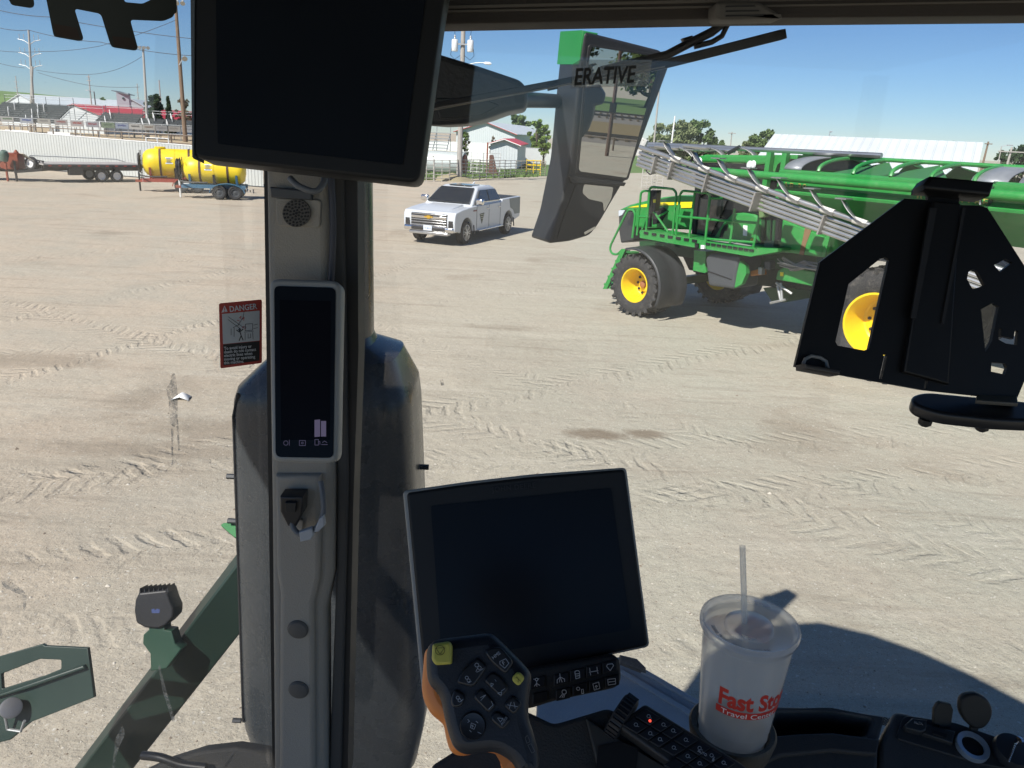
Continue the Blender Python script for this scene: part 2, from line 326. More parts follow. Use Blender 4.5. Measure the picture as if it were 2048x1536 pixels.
def grass_tufts(name,quad,n,m,label,hmin=.08,hmax=.3,seed=1):
    b=MB(); r=random.Random(seed)
    for i in range(n):
        u,v=r.random(),r.random(); p=(V(quad[0])*(1-u)+V(quad[1])*u)*(1-v)+(V(quad[3])*(1-u)+V(quad[2])*u)*v
        a=r.random()*6.3; h=hmin+(hmax-hmin)*r.random(); w_=h*.5; d=V((math.cos(a),math.sin(a),0))*w_; k=V((r.random()-.5,r.random()-.5,0))*h*.6
        b.add([p-d,p+d,p+k+V((0,0,h))],[(0,1,2)])
    return tag(b.build(name,m,M=MX.Translation((0,0,.004)),smooth=0,fix=False),label,'grass',kind='stuff')
grassm=mat('spring_grass',(.1,.17,.045),.9,var=.35,scale=.8); drym=mat('dry_grass',(.3,.25,.13),.95,var=.3,scale=.7)
# ================================================================ far background
def barn(name,label,rl,rr,half,eave,roofm,wallm,over=.35,trim=None,cat='building',extra=None):
    rl,rr=V(rl),V(rr); zr=(rl.z+rr.z)/2; d=(rr-rl); d.z=0; L=d.length; d.normalize(); s=V((d.y,-d.x,0))
    o=(rl+rr)/2; o.z=0; M=MX((d,-s,V((0,0,1)))).transposed().to_4x4(); M.translation=o; t=thing(name,label,cat,M=M)
    h=L/2; k=(zr-eave)/half
    w_=MB(); pr=[(-half,0),(half,0),(half,eave),(0,zr-.05),(-half,eave)]
    w_.prism([V((-h,a,b)) for a,b in pr],(L,0,0)); w_.build('wall',wallm,t,M=M,smooth=0)
    for sg in(1,-1):
        r=MB(); oy=half+over; e=[(0,zr),(sg*oy,zr-k*oy),(sg*oy,zr-k*oy+.12),(0,zr+.12)]
        r.prism([V((-h-over,a,b)) for a,b in e],(L+2*over,0,0)); r.build('roof',roofm,t,M=M,smooth=0)
    if trim:
        for ex in(-h-over-.02,h+over-.04):
            for sg in(1,-1):
                b=MB(); oy=half+over+.02; b.beam((ex,0,zr+.03),(ex,sg*oy,zr+.03-k*oy),.08,.22,up=(1,0,0)); b.build('gable_trim',trim,t,M=M,smooth=0)
    return t,M,h
wroof=ribbed('white_roof_sheet',(.55,.59,.6),.55,0,.4,depth=.03); wwall=ribbed('white_wall_sheet',(.56,.6,.61),.3,1,.5); redroof=ribbed('red_roof_sheet',(.48,.045,.055),.6,0,.45); gwall=mat('grey_wall_sheet',(.33,.36,.39),.6)
redtrim=mat('red_trim',(.4,.04,.045),.5)
barn('arena_building','long white gable roofed arena behind the bleachers at the far left',at(40,188,215),at(252,203,236),17,4.6,wroof,wwall)
barn('grandstand_building','building with a red sheet roof and white gable behind the bleachers',at(147,206,168),at(460,231,232),6.2,3.6,redroof,wwall,trim=redtrim)
barn('storage_shed','low white roofed shed beside the grey lift tower',at(262,199,200),at(292,202,215),5,5,wroof,gwall)
t=thing('lift_tower','grey square tower with a slanted roof above the white arena','tower',at(248,203,192).xy.to_3d())
b=MB(); p=at(248,203,192); zt=topz(p,186); b.box((p.x,p.y,zt/2),(2.6,2.6,zt),.3); b.build('wall',gwall,t,smooth=0)
MB().prism([V((p.x-1.9,p.y-1.7,zt+.3)),V((p.x+1.9,p.y-1.7,zt-.45)),V((p.x+1.9,p.y-1.7,zt-.3)),V((p.x-1.9,p.y-1.7,zt+.45))],(0,3.4,0)).build('roof',mat('dark_roof',(.1,.11,.12),.6),t,smooth=0)
MB().box((p.x+.55,p.y-1.33,zt-1.2),(.4,.2,.4),.3).build('window',glassdk,t,smooth=0)
# hill
b=MB(); q=at(-150,189,700); rows=[]
for i in range(9):
    f=i/8*PI/2; rows.append([V((q.x+230*math.cos(a)*math.cos(f),q.y+120*math.sin(a)*math.cos(f),20.5*math.sin(f)+.3*math.sin(a*5))) for a in[2*PI*j/40 for j in range(40)]])
b.loft(rows); tag(b.build('hill',mat('green_hill',(.13,.2,.06),.95,scale=.05,var=.3),M=MX.Identity(4)),'smooth green hill far behind the arena','hill',kind='structure')
# ---- white sheet fence
def sheetfence(name,label,a,c,h0,h1,m):
    a,c=V(a),V(c); d=(c-a); L=d.length; d.normalize(); M=MX((d,V((-d.y,d.x,0)),V((0,0,1)))).transposed().to_4x4(); M.translation=a; t=thing(name,label,'fence',M=M)
    b=MB(); b.prism([V((0,0,.06)),V((L,0,.06)),V((L,0,h1)),V((0,0,h0))],(0,.04,0)); b.build('sheet_panel',m,t,M=M,smooth=0)
    b=MB(); b.beam((0,.02,h0+.02),(L,.02,h1+.02),.08,.05); b.build('cap_rail',white,t,M=M,smooth=0)
    for i in range(int(L/3)+1):
        x=min(L-.1,.1+i*3); b=MB(); b.box((x,.1,(h0+(h1-h0)*x/L)/2),(.1,.1,h0+(h1-h0)*x/L-.1)); b.build('post',galv,t,M=M,smooth=0)
    return t
fm=ribbed('white_fence_sheet',(.5,.52,.5),.235,0,.5,depth=.04)
a=G(-60,329); c=G(527,375); sheetfence('sheet_metal_fence','long white ribbed metal fence behind the parked trailers',a,c,topz(a,255),topz(c,303),fm)
# ---- arena dirt, pipe fences
sheet('arena_dirt',[G(-200,290),G(560,310),G(560,261),G(-200,249)],mat('arena_sand',(.42,.33,.21),.95,scale=.3),'light brown arena dirt beyond the white fence','dirt')
brownpipe=mat('brown_pipe',(.16,.12,.09),.7); paleplp=mat('pale_pipe',(.45,.43,.39),.6); creampipe=mat('cream_pipe',(.62,.54,.4),.6); whitepipe=mat('white_pipe',(.7,.7,.68),.5)
def pipefence(name,label,p,q,h,nr,step,m,r=.035,cat='fence',group=None):
    p,q=V(p),V(q); d=q-p; L=d.length; d.normalize(); t=thing(name,label,cat,p,group=group)
    for i in range(nr):
        z=h*(1-i/max(1,nr)*.85) if nr>1 else h
        b=MB(); b.tube(p+V((0,0,z)),q+V((0,0,z)),r,6); b.build('rail',m,t,smooth=0,fix=False)
    n=max(1,round(L/step))
    for i in range(n+1):
        b=MB(); e=p+d*(L*i/n); b.tube(e,e+V((0,0,h+.05)),r*1.3,6); b.build('post',m,t,smooth=0,fix=False)
    return t
a=at(-20,255,80).xy.to_3d(); c=at(395,289,70).xy.to_3d(); pipefence('pipe_fence','brown pipe rail fence running just behind the white metal fence',a,c,2.35,3,3,brownpipe,.05)
a=at(-20,247,95).xy.to_3d(); c=at(160,257,95).xy.to_3d(); pipefence('pipe_fence','pale grey pipe rail in the arena at the far left',a,c,2.3,2,3.4,paleplp,.06)
a=at(292,276,68).xy.to_3d(); c=at(337,280,68).xy.to_3d(); pipefence('pipe_gate','white pipe gate at the arena edge near the wooden light pole',a,c,2.1,4,1,whitepipe,.04,cat='gate')
for k,(x0,x1,y) in enumerate(((10,58,256),(95,140,262))):
    a=at(x0,y,90); c=at(x1,y+3,90); tag(MB().beam((a.x,a.y,1.3),(c.x,c.y,1.3),.06,.8).build('barrier_board',white,smooth=0),('long white arena board behind the grey pipe rail','white arena board right of the longer board by the grey rail')[k],'board',group='white arena boards')
# ---- bleachers
blm=mat('bleacher_grey',(.055,.062,.066),.65,0); bll=mat('bleacher_pale',(.3,.32,.33),.5,.2)
def bleacher(x0,x1,Y,rows,m,label,open_=False,z0=2.4):
    a=at(x0,235,Y); c=at(x1,240,Y); t=thing('bleachers',label,'bleachers',(a.x,a.y,0)); L=c.x-a.x
    for i in range(rows):
        b=MB(); z=z0+.37*i; y=Y+.72*i
        b.box(((a.x+c.x)/2,y,z),(L,.3,.06)); 
        if not open_: b.box(((a.x+c.x)/2,y-.3,z-.28),(L,.3,.36))
        else: b.box(((a.x+c.x)/2,y-.3,z-.3),(L,.2,.05))
        b.build('seat_row',m,t,smooth=0)
    n=max(2,int(L/2.2))
    for i in range(n+1):
        x=a.x+L*i/n; b=MB(); b.beam((x,Y-.4,z0-.3),(x,Y+.72*rows,z0+.37*rows-.3),.1,.12); b.tube((x,Y+.72*rows,0),(x,Y+.72*rows,z0+.37*rows+.9),.05,6); b.tube((x,Y-.3,0),(x,Y-.3,z0),.06,6); b.build('support_frame',bll if open_ else m,t,smooth=0)
    b=MB()
    for dz in(.5,.95): b.tube((a.x,Y+.72*rows,z0+.37*rows+dz),(c.x,Y+.72*rows,z0+.37*rows+dz),.04,6)
    b.build('back_rail',bll,t,smooth=0)
    return t
def stair_rail(t,xp,Y,i0,z0=2.4,k=2):
    p=at(xp,235,Y)
    for s in range(k):
        b=MB(); x=p.x+s*.1; y0=Y+.72*i0-s*2.2; zz=z0+.37*i0-s*1.1; q=[V((x,y0,zz)),V((x,y0,zz+.9)),V((x+.9,y0-1.5,zz+.2)),V((x+.9,y0-1.5,zz-.7))]; b.path(q,.06,6); b.path([V((x,y0,zz+.45)),V((x+.9,y0-1.5,zz-.25))],.05,6); b.build('stair_rail',whitepipe,t,smooth=0)
t=bleacher(-30,112,148,9,blm,'grey bleacher section at the far left under the white arena roof',z0=2.3); stair_rail(t,3,148,6); stair_rail(t,50,148,6,2.2,k=3); stair_rail(t,62,148,6,2.2,k=3)
bleacher(114,184,148,6,bll,'open pale aluminium bleacher section in front of the white gable',True,z0=2.2)
t=bleacher(185,266,147,7,blm,'low grey bleacher section in front of the red roof',z0=2.1); stair_rail(t,200,147,5,2.0,k=3)
t=bleacher(268,318,147,5,blm,'grey bleacher section with long white stair rails under the red roof',z0=2.1); stair_rail(t,274,147,5,1.9,k=3); stair_rail(t,288,147,5,1.9,k=3)
t=bleacher(320,400,147,5,blm,'grey bleacher section behind the brown wooden light pole',z0=2.1); stair_rail(t,324,147,5,1.9,k=3)
pst=thing('banner_rail','pale posts and rail carrying the sponsor banners in front of the bleachers','rail',at(190,260,144).xy.to_3d())
cols=[('white','green',(.6,.6,.58),(.1,.2,.1)),('pale blue','blue',(.55,.6,.68),(.03,.08,.35)),('cream','grey',(.55,.54,.5),(.25,.25,.25)),('pale grey','red',(.5,.48,.48),(.35,.08,.08)),('white and red','red',(.55,.5,.5),(.4,.05,.05)),('lilac grey','dark red',(.45,.45,.5),(.3,.05,.08)),('dull green','dark green',(.22,.3,.2),(.1,.16,.1)),('grey blue','navy',(.35,.42,.55),(.03,.05,.25)),('white','black',(.6,.6,.58),(.04,.04,.04)),('pale grey','brown',(.5,.49,.46),(.2,.12,.08)),('plain grey','grey',(.42,.42,.43),(.25,.25,.26)),('warm grey','grey',(.45,.43,.4),(.28,.26,.24)),('bluish white','grey',(.5,.52,.55),(.25,.27,.3))]
ords=['first','second','third','fourth','fifth','sixth','seventh','eighth','ninth','tenth','eleventh','twelfth','thirteenth']
bx=[(14,238.5),(53,241),(88,242.5),(122,244.5),(154,247),(185,249),(216,250.5),(244,252),(271,253.6),(298,255),(323.6,256.7),(348,258),(376,259.5)]
for i,((x,y),cc) in enumerate(zip(bx,cols)):
    p=at(x,y,144); wd=2.35; hd=.92
    t=thing('banner','%s sponsor banner with %s lettering, %s from the left on the bleacher rail'%(cc[0],cc[1],ords[i]),'banner',p,group='sponsor banners along the bleachers')
    MB().box(p,(wd,.03,hd)).build('sheet',mat('banner_cloth_%d'%i,[k*.42 for k in cc[2]],.7),t,smooth=0)  # cloth and print colours dimmed, putting the banners' shade into them
    b=MB(); r=random.Random(i)
    xx=-.75
    while xx<.7: k=.08+.14*r.random(); b.box((p.x+xx+k/2,p.y-.025,p.z+.06+r.random()*.06),(k,.01,.2+.12*r.random())); xx+=k+.05
    b.build('printed_mark',mat('banner_print_%d'%i,[k*.5 for k in cc[3]],.7),t,smooth=0)
    q=at(x+13,y+8,144.1); b=MB(); b.tube((q.x,144.1,0),(q.x,144.1,2.7),.07,6); b.build('post',bll,pst,smooth=0)
p0=at(0,238,144.2); p1=at(392,258,144.2)
for z in(2.62,1.1): MB().tube((p0.x-3,144.15,z),(p1.x,144.15,z),.05,6).build('rail',bll,pst,smooth=0)
# ---- trees
def foliage(name,col,var=.35):
    return mat(name,col,.8,var=var,scale=.9,spec=.2)
barkm=mat('bark',(.11,.085,.065),.9,scale=6)
def tree(base,h,wd,label,fol,kind='round',n=1500,leaf=.22,seed=0,dens=.5,trunk=.25,name='tree',group=None,bark=None):
    r=random.Random(seed); base=V(base); t=thing(name,label,'tree',base,group=group); b=MB(); bk=bark or barkm
    tr=wd*.045+.06; top=base+V((r.uniform(-.05,.05)*wd,0,h*.72)); b.path([base,base.lerp(top,.35)+V((r.uniform(-.1,.1)*wd*.3,0,0)),top],tr*.8,7)
    b.tube(base-V((0,0,.05)),base+V((0,0,h*.2)),tr*1.5,8,tr*.8)
    cl=[]
    if kind=='cone':
        for i in range(46):
            z=.1+.88*(i/45); rr=(1-z)*.5*wd*(.75+.4*r.random()); a=r.random()*6.3; cl.append((base+V((math.cos(a)*rr*.7,math.sin(a)*rr*.7,z*h)),V((rr*.55+.12,rr*.55+.12,h*.04+.1))))
    else:
        k=26 if kind=='round' else 34
        for i in range(k):
            a=r.random()*6.3; u=r.random()**.55; z=trunk+(1-trunk)*(.08+.86*r.random()); prof=math.sin(PI*min(1,max(.02,(z-trunk)/(1-trunk)))**.8)**.6
            e=base+V((math.cos(a)*u*wd*.42*prof,math.sin(a)*u*wd*.42*prof,z*h)); s=wd*(.07+.1*r.random()); cl.append((e,V((s,s,s*.75))))
    for e,s in cl[::2]:
        o=base.lerp(top,min(1,max(.15,(e.z-base.z)/h*.75))); mid=o.lerp(e,.5)+V((0,0,-.03*h)); b.path([o,mid,e],max(.02,tr*.22),5)
    b.build('trunk',bk,t,smooth=40,fix=False)
    f=MB(); per=max(1,int(1.9*n)//len(cl))
    for e,s in cl:
        for i in range(per):
            d=V((r.gauss(0,1),r.gauss(0,1),r.gauss(0,1))); d=d.normalized()*(r.random()**.45); p=e+V((d.x*s.x,d.y*s.y,d.z*s.z))
            q=V((r.gauss(0,1),r.gauss(0,1),r.gauss(0,1)+.5)).normalized(); x=q.orthogonal().normalized(); y=q.cross(x); L=leaf*1.25*(.6+.8*r.random())
            f.add([p-x*L*.5,p+y*L*.3,p+x*L*.5,p-y*L*.3],[(0,1,2,3)])
    f.build('crown',fol,t,smooth=0,fix=False); return t
fdark=foliage('cedar_leaf',(.035,.06,.025)); fmid=foliage('elm_leaf',(.1,.145,.05)); flit=foliage('spring_leaf',(.14,.21,.045)); fbare=foliage('budding_twig',(.14,.12,.08)); fsage=foliage('olive_leaf',(.17,.2,.095))
def treeat(px_,yb,yt,wpx,Y,*a,**k):
    p=at(px_,yb,Y); base=V((p.x,p.y,0)); return tree(base,topz(base,yt),wpx/F*Y,*a,**k)
treeat(306,215,192,36,180,'wide dark cedar beside the red roof',fdark,'full',n=1900,leaf=.6,seed=1)
treeat(316,215,186,24,182,'tall dark cedar left of the small spruce',fdark,'full',n=1500,leaf=.6,seed=2)
treeat(337,216,194,18,178,'small pointed spruce beside the brown light pole',fdark,'cone',n=1300,leaf=.5,seed=3)
treeat(366,222,194,36,190,'bare budding tree behind the brown light pole',fbare,'full',n=900,leaf=.35,seed=4,dens=.3)
treeat(205,205,195,16,230,'round green tree just showing above the white arena roof',fmid,'full',n=500,leaf=.7,seed=5)
# ---- poles
polem=mat('pole_wood',(.2,.14,.095),.85,var=.25,scale=2); polegrey=mat('weathered_pole',(.36,.34,.31),.85,var=.2,scale=2); lampm=mat('lamp_housing',(.45,.47,.48),.4,.4)
def pole(label,xb,yb,xt,yt,Y,r,m,lean=True,name='utility_pole',cat='pole',group=None):
    p=G(xb,yb) if Y is None else at(xb,yb,Y); base=V((p.x,p.y,0)); z=topz(base,yt); q=at(xt,yt,base.y); top=V((q.x if lean else base.x,base.y,z))
    t=thing(name,label,cat,base,group=group); b=MB(); b.tube(base,top,r*1.25,10,r*.8); b.build('shaft',m,t); return t,base,top
def flood(t,p,d,s=.5):
    b=MB(); d=V(d).normalized(); b.tube(p-d*.25*s,p+d*.5*s,.22*s,10,.5*s); b.build('floodlight',lampm,t)
def arm(t,p,q,r,m,name='crossarm'): MB().beam(p,q,r*2,r*2).build(name,m,t,smooth=0)
t,b0,tp=pole('tall brown wooden floodlight pole rising behind the white fence',371,284,350,-8,None,.3,polem)
S=b0.y/1538
arm(t,tp+V((-1.3,-.3,-.5)),tp+V((1.5,-.3,-.5)),.08,lampm)
for dx in(-1.2,-.4,.5,1.4): flood(t,tp+V((dx,-.5,-.9)),(dx*.2,-1,-.9),.8)
pz=topz(b0,115); p=V((tp.x*.6+b0.x*.4,b0.y-.3,pz)); arm(t,p+V((0,0,-1.2)),p+V((.9,-.3,0)),.06,lampm,'lamp_arm'); flood(t,p+V((1.1,-.3,0)),(.5,-1,-.7),.9)
t,b0,tp=pole('pale floodlight pole standing in the bleachers left of the brown pole',295,262,286,94,150,.22,polegrey)
arm(t,tp+V((-.9,-.2,0)),tp+V((1.1,-.2,0)),.07,lampm)
for dx in(-.9,-.3,.4,1.1): flood(t,tp+V((dx,-.4,0)),(dx*.3,-1,-.6),.65)
t,b0,tp=pole('double pole power line tower with three tiers of raised arms at the far left',70,262,57,60,165,.24,polegrey,name='power_tower',cat='tower')
p2=b0+V((-1.0,0,0)); MB().tube(p2,V((tp.x-.2,tp.y,topz(b0,132))),.3,10,.2).build('shaft',polegrey,t)
for y in(80,107,131):
    z=topz(b0,y); f=(z/tp.z); c=b0.lerp(tp,f)
    for sg in(1,-1):
        b=MB(); b.path([c+V((0,0,-.8)),c+V((sg*1.0,0,-.1)),c+V((sg*2.3,0,.15))],.07,6); b.build('crossarm',galv,t)
        for dx in(1.0,1.9): b=MB(); b.tube(c+V((sg*dx,0,.1)),c+V((sg*dx,0,1.1)),.06,6); b.build('insulator',lampm,t)
def smallpole(label,xb,yb,xt,yt,Y,r=.12,cross=(),m=polegrey,lamp=0):
    t,b0,tp=pole(label,xb,yb,xt,yt,Y,r,m)
    for dz,L in cross: arm(t,tp+V((-L,-.15,-dz)),tp+V((L,-.15,-dz)),.06,m)
    if lamp: arm(t,tp,tp+V((lamp,-.3,.25)),.05,lampm,'lamp_arm'); MB().box(tp+V((lamp*1.15,-.3,.2)),(.8,.3,.16)).build('lamp_head',lampm,t,smooth=0)
    return t,b0,tp
smallpole('thin distant pole above the green hill at the far left',35,196,31,152,300,.18,((2,.9),(4,.9),(6,.9)))
smallpole('thin pole with a short crossarm above the red gable apex',183,215,177,150,190,.15,((.4,.5),(1.2,.5),(6.5,1.6)))
smallpole('short black pole with a lamp arm above the white arena roof',192,215,188,183,190,.14,(),mat('dark_pole',(.06,.06,.06),.6),-1.2)
smallpole('thin grey pole above the grey lift tower',276,208,274,167,240,.15,((1,.5),(2.5,.5),(4,.5)))
smallpole('thin pole standing behind the dark cedars',322,220,318,160,200,.15,((4,.4),))
# middle utility pole with two transformers
t,b0,tp=pole('grey utility pole carrying two white transformers above the pickup',918,362,929,-25,None,.19,polegrey); MP=tp.copy(); MPB=b0.copy()
zc=topz(b0,92)
for sg in(-1,1):
    c=V((b0.x+(tp.x-b0.x)*zc/tp.z+sg*.6,b0.y-.25,zc))
    b=MB(); b.lathe([(.22,-.42),(.24,-.38),(.24,.36),(.2,.42)],c); b.build('transformer',mat('transformer_white',(.68,.7,.7),.4),t)
    b=MB(); b.lathe([(.05,.42),(.09,.5),(.06,.58),(.09,.64),(.03,.74)],c+V((0,0,0)),n=10); b.build('bushing',lampm,t)
    b=MB(); b.path([c+V((0,0,.74)),c+V((sg*.05,0,1.3)),c+V((-sg*.25,0,1.9)),c+V((-sg*.35,0,2.4))],.018,5); b.path([c+V((sg*.24,0,-.2)),c+V((sg*.3,0,-.7)),c+V((0,0,-1)),c+V((-sg*.45,0,-.7))],.018,5); b.build('lead_wire',blackm,t)
arm(t,V((b0.x-.45,b0.y-.25,zc+.1)),V((b0.x+.75,b0.y-.25,zc+.1)),.05,galv,'bracket')
zl=topz(b0,131); p=V((b0.x+.1,b0.y,zl)); b=MB(); b.path([p,p+V((1.0,-.2,.22)),p+V((1.7,-.3,.25))],.035,6); b.build('lamp_arm',galv,t); MB().lathe([(.02,-.3),(.1,-.2),(.12,.15),(.05,.3)],p+V((1.9,-.3,.22)),(1,0,-.05),10).build('lamp_head',white,t)
# right side poles
smallpole('tall thin grey light pole right of the mirror',1307,296,1321,150,110,.12,(),polegrey)
smallpole('shorter pale pole in front of the willow right of the mirror',1340,300,1350,232,95,.1,(),whitepipe)
smallpole('thin pole with a small crossarm between the two trees',1461,300,1464,264,130,.1,((.2,.6),),polegrey)
smallpole('dark pole right of the white roof at the far right',1964,330,1977,283,110,.14,((.3,.5),),polem)
smallpole('short pole with a lamp arm beside the white roof end',1950,330,1953,289,105,.1,(),polegrey,-1.4)
smallpole('slim lamp pole between the white roof and the far right tree',1996,335,2003,293,120,.08,(),polegrey,.9)
smallpole('power pole with a crossarm in front of the far right tree',2010,340,2024,294,90,.13,((.5,1.5),),polegrey)
# ---- wires
wirem=mat('wire',(.05,.05,.055),.6)
def wire(label,pts,Y,sag=0,r=.035):
    p=[at(x,y,Y if not isinstance(Y,tuple) else Y[0]+(Y[1]-Y[0])*i/(len(pts)-1)) for i,(x,y) in enumerate(pts)]; o=[]
    for i in range(len(p)-1):
        for k in range(8): f=k/8; q=p[i].lerp(p[i+1],f); q.z-=sag*4*f*(1-f); o.append(q)
    o.append(p[-1]); tag(MB().path(o,r,5).build('power_line',wirem,smooth=0),label,'wire',group='overhead wires at the left')
wire('topmost overhead wire sloping down across the left sky',[(-20,16),(100,34),(390,78)],100,.2)
wire('dark overhead wire running from the far left past the pole top',[(-20,50),(57,60),(200,84),(392,112)],165,.4,.06)
wire('sagging wire rising to the right to the brown pole top',[(-20,99),(80,103),(200,92),(352,40)],120,.2)
wire('wire from the power tower up to the pale floodlight pole',[(72,140),(170,149),(230,140),(284,113)],160,.2,.04)
wire('low wire from the power tower dipping past the small pole',[(76,145),(180,171),(280,174)],170,.2,.04)
wire('faint wire at the far left edge meeting the power tower',[(-20,121),(50,136)],165,.2,.04)
# ================================================================ middle and right background
barn('show_barn','big white barn with red roof trim behind the livestock pens',at(972,244,120),at(1049,253.5,150),4.5,3.9,wroof,wwall,trim=redtrim)
p=at(958,300,100)
barn('small_shed','small white shed with a red sheet roof and porch beside the pens',at(1009,278,88),at(1030,279.5,108),1.5,2.75,redroof,wwall,trim=white)
a=G(1050,322); c=G(1112,326); sheetfence('panel_fence','plain white panel fence right of the small red roofed shed',at(1040,310,110).xy.to_3d(),at(1120,312,112).xy.to_3d(),topz(at(1040,310,110),295),topz(at(1120,312,112),299),white)
sheetfence('panel_fence','plain white panel fence left of the big white barn',at(840,300,112).xy.to_3d(),at(1003,306,108).xy.to_3d(),topz(at(840,300,112),281),topz(at(1003,306,108),288),white)
t=bleacher(835,893,100,8,bll,'small pale bleachers behind the cream pens under the dark roof panel',True,z0=1.0)
pgrass=sheet('grass_strip',[G(780,362),G(1100,352),G(1200,300),G(700,290)],grassm,'green grass growing in and beyond the livestock pens','grass')
grass_tufts('grass',[G(780,363),G(1075,354),G(1090,330),G(800,335)],9000,grassm,'rough grass tufts growing along the pen fence',.1,.35,4)
sheet('grass_verge',[G(1200,346),G(1420,346),G(1560,312),G(1190,312)],grassm,'green grass beyond the pens right of the mirror','grass',z=.008)
# livestock panels
def panel(label,p,q,h,m,group,nr=6):
    p,q=V(p),V(q); t=thing('livestock_panel',label,'panel',p,group=group)
    for i in range(nr):
        z=.25+(h-.25)*i/(nr-1); MB().tube(p+V((0,0,z)),q+V((0,0,z)),.03,6).build('rail',m,t,smooth=0,fix=False)
    for f in(0,.5,1): 
        e=p.lerp(q,f); MB().tube(e,e+V((0,0,h+.04)),.032 if f==.5 else .045,6).build('upright',m,t,smooth=0,fix=False)
fx=[868,899,931,959,986,1009,1031,1053,1072,1090]; fb=[363,363,361.5,359.5,357.5,355.7,354,353.2,352.6,351.5]; ft=[320,320,320,320.5,321,321.5,322,322.5,323,323]
nm=['first','second','third','fourth','fifth','sixth','seventh','eighth','ninth']
for i in range(9):
    p=G(fx[i],fb[i]); q=G(fx[i+1],fb[i+1]); panel('pale pipe livestock panel, %s from the left in the front pen row behind the pickup'%nm[i],p,q,min(2.2,topz(p,ft[i])),creampipe if i>5 else paleplp,'livestock panels in the front pen row')
p=G(838,363); panel('pale pipe livestock panel half hidden by the upper monitor',p,G(867,363),1.9,paleplp,'livestock panels in the front pen row')
bxs=[845,868,893,917,942,966,1000]
for i in range(6):
    p=at(bxs[i],330,76).xy.to_3d(); q=at(bxs[i+1],330,76+i%2).xy.to_3d(); panel('cream pipe livestock panel, %s from the left in the back pen row'%nm[i],p,q,2.0,creampipe if i<3 else whitepipe,'livestock panels in the back pen row')
for i,(x0,x1,Y) in enumerate(((1286,1306,66),(1306,1328,66.5))):
    p=at(x0,340,Y).xy.to_3d(); q=at(x1,340,Y).xy.to_3d(); panel(('pale pipe livestock panel just right of the mirror','pale pipe livestock panel behind the folded boom tip')[i],p,q,1.6,paleplp,'livestock panels right of the mirror')
# ramp, barrel tank, dirt pile, brown gate, yellow feeder
p=at(933,322,72); t=thing('stock_tank','pale corrugated water tank lying on its side behind the utility pole','tank',(p.x,p.y,0))
MB().lathe([(1.0,0),(1.02,.05),(1.02,4.5),(1.0,4.55)],(p.x-4.6,p.y+1,1.05),(1,-.22,0),28).build('shell',mat('pale_tank',(.5,.54,.52),.5,.2),t); 
q=V((p.x-4.6,p.y+1,1.05))+V((1,-.22,0)).normalized()*4.56; MB().lathe([(.85,0),(.85,.03)],q,(1,-.22,0),24).build('end_opening',rust,t)
p=at(905,345,64.5); b=MB(); rows=[]
for i in range(6):
    f=i/5; rows.append([V((p.x+math.cos(a)*1.7*(1-f)*(1+.15*math.sin(3*a)),p.y+math.sin(a)*1.6*(1-f),.62*(f**.8))) for a in[2*PI*j/18 for j in range(18)]])
tag(b.loft(rows).build('dirt_pile',mat('pile_dirt',(.28,.24,.15),.95,bump=1,bscale=8),smooth=60),'low tan dirt pile on the grass behind the pen fence','dirt pile')
p=at(984,318,74); t=thing('loading_chute','rusty brown sheet loading chute standing in the pens','chute',(p.x,p.y,0))
MB().prism([V((p.x-.3,p.y,.1)),V((p.x+.6,p.y,.1)),V((p.x+.1,p.y,1.9)),V((p.x-.25,p.y,1.9))],(0,.6,0)).build('side_sheet',mat('chute_brown',(.12,.06,.045),.8),t,smooth=0); MB().tube((p.x-.45,p.y-.05,0),(p.x-.45,p.y-.05,3.0),.07,8).build('post',rust,t)
p=at(1068,316,80); t=thing('feeder_rack','yellow steel feeder rack beside the pens','rack',(p.x,p.y,0))
for z in(.6,1.0,1.4): MB().box((p.x,p.y,z),(1.5,.1,.12)).build('rail',yellow,t,smooth=0)
for dx in(-.7,0,.7): MB().box((p.x+dx,p.y+.05,.75),(.1,.1,1.5)).build('upright',yellow,t,smooth=0)
treeat(1028,275,230,34,175,'dark round tree behind the white barn roof',fmid,'full',n=1500,leaf=.55,seed=11)
treeat(1043,290,232,44,170,'broad tree behind the white barn left of the bright one',fmid,'full',n=1700,leaf=.55,seed=12)
treeat(1072,296,236,34,120,'bright green young tree left of the mirror housing',flit,'full',n=1300,leaf=.4,seed=13)
treeat(1088,300,248,30,105,'loose light green tree standing against the mirror housing',flit,'full',n=900,leaf=.32,seed=14)
treeat(930,300,262,22,95,'sparse green tree half hidden by the utility pole',fmid,'full',n=350,leaf=.25,seed=15)
treeat(985,306,270,18,95,'small bare tree in front of the big white barn',fbare,'full',n=160,leaf=.2,seed=16)
# right background
treeat(1322,302,246,70,118,'low olive willow half hidden by the mirror edge',fsage,'full',n=1800,leaf=.34,seed=30,trunk=.03)
treeat(1350,300,238,86,120,'wide olive willow right of the mirror',fsage,'full',n=2600,leaf=.38,seed=21,trunk=.08)
treeat(1396,300,238,74,128,'taller dark green tree right of the olive willow',fmid,'full',n=2200,leaf=.4,seed=22,trunk=.15)
treeat(1443,302,280,30,150,'small dark bush like tree between the larger trees',fmid,'full',n=700,leaf=.4,seed=23)
treeat(1492,302,266,44,125,'bare edged tree left of the round green tree',fsage,'full',n=1000,leaf=.35,seed=24,trunk=.2)
treeat(1526,304,252,66,120,'round green tree beside the white metal roof',fmid,'full',n=2200,leaf=.38,seed=25,trunk=.2)
treeat(1905,310,282,36,170,'tree top just showing over the right end of the white roof',fmid,'full',n=600,leaf=.45,seed=26,trunk=.3)
treeat(2056,345,273,110,95,'big dark evergreen at the far right edge',fdark,'full',n=2600,leaf=.34,seed=27,trunk=.05)
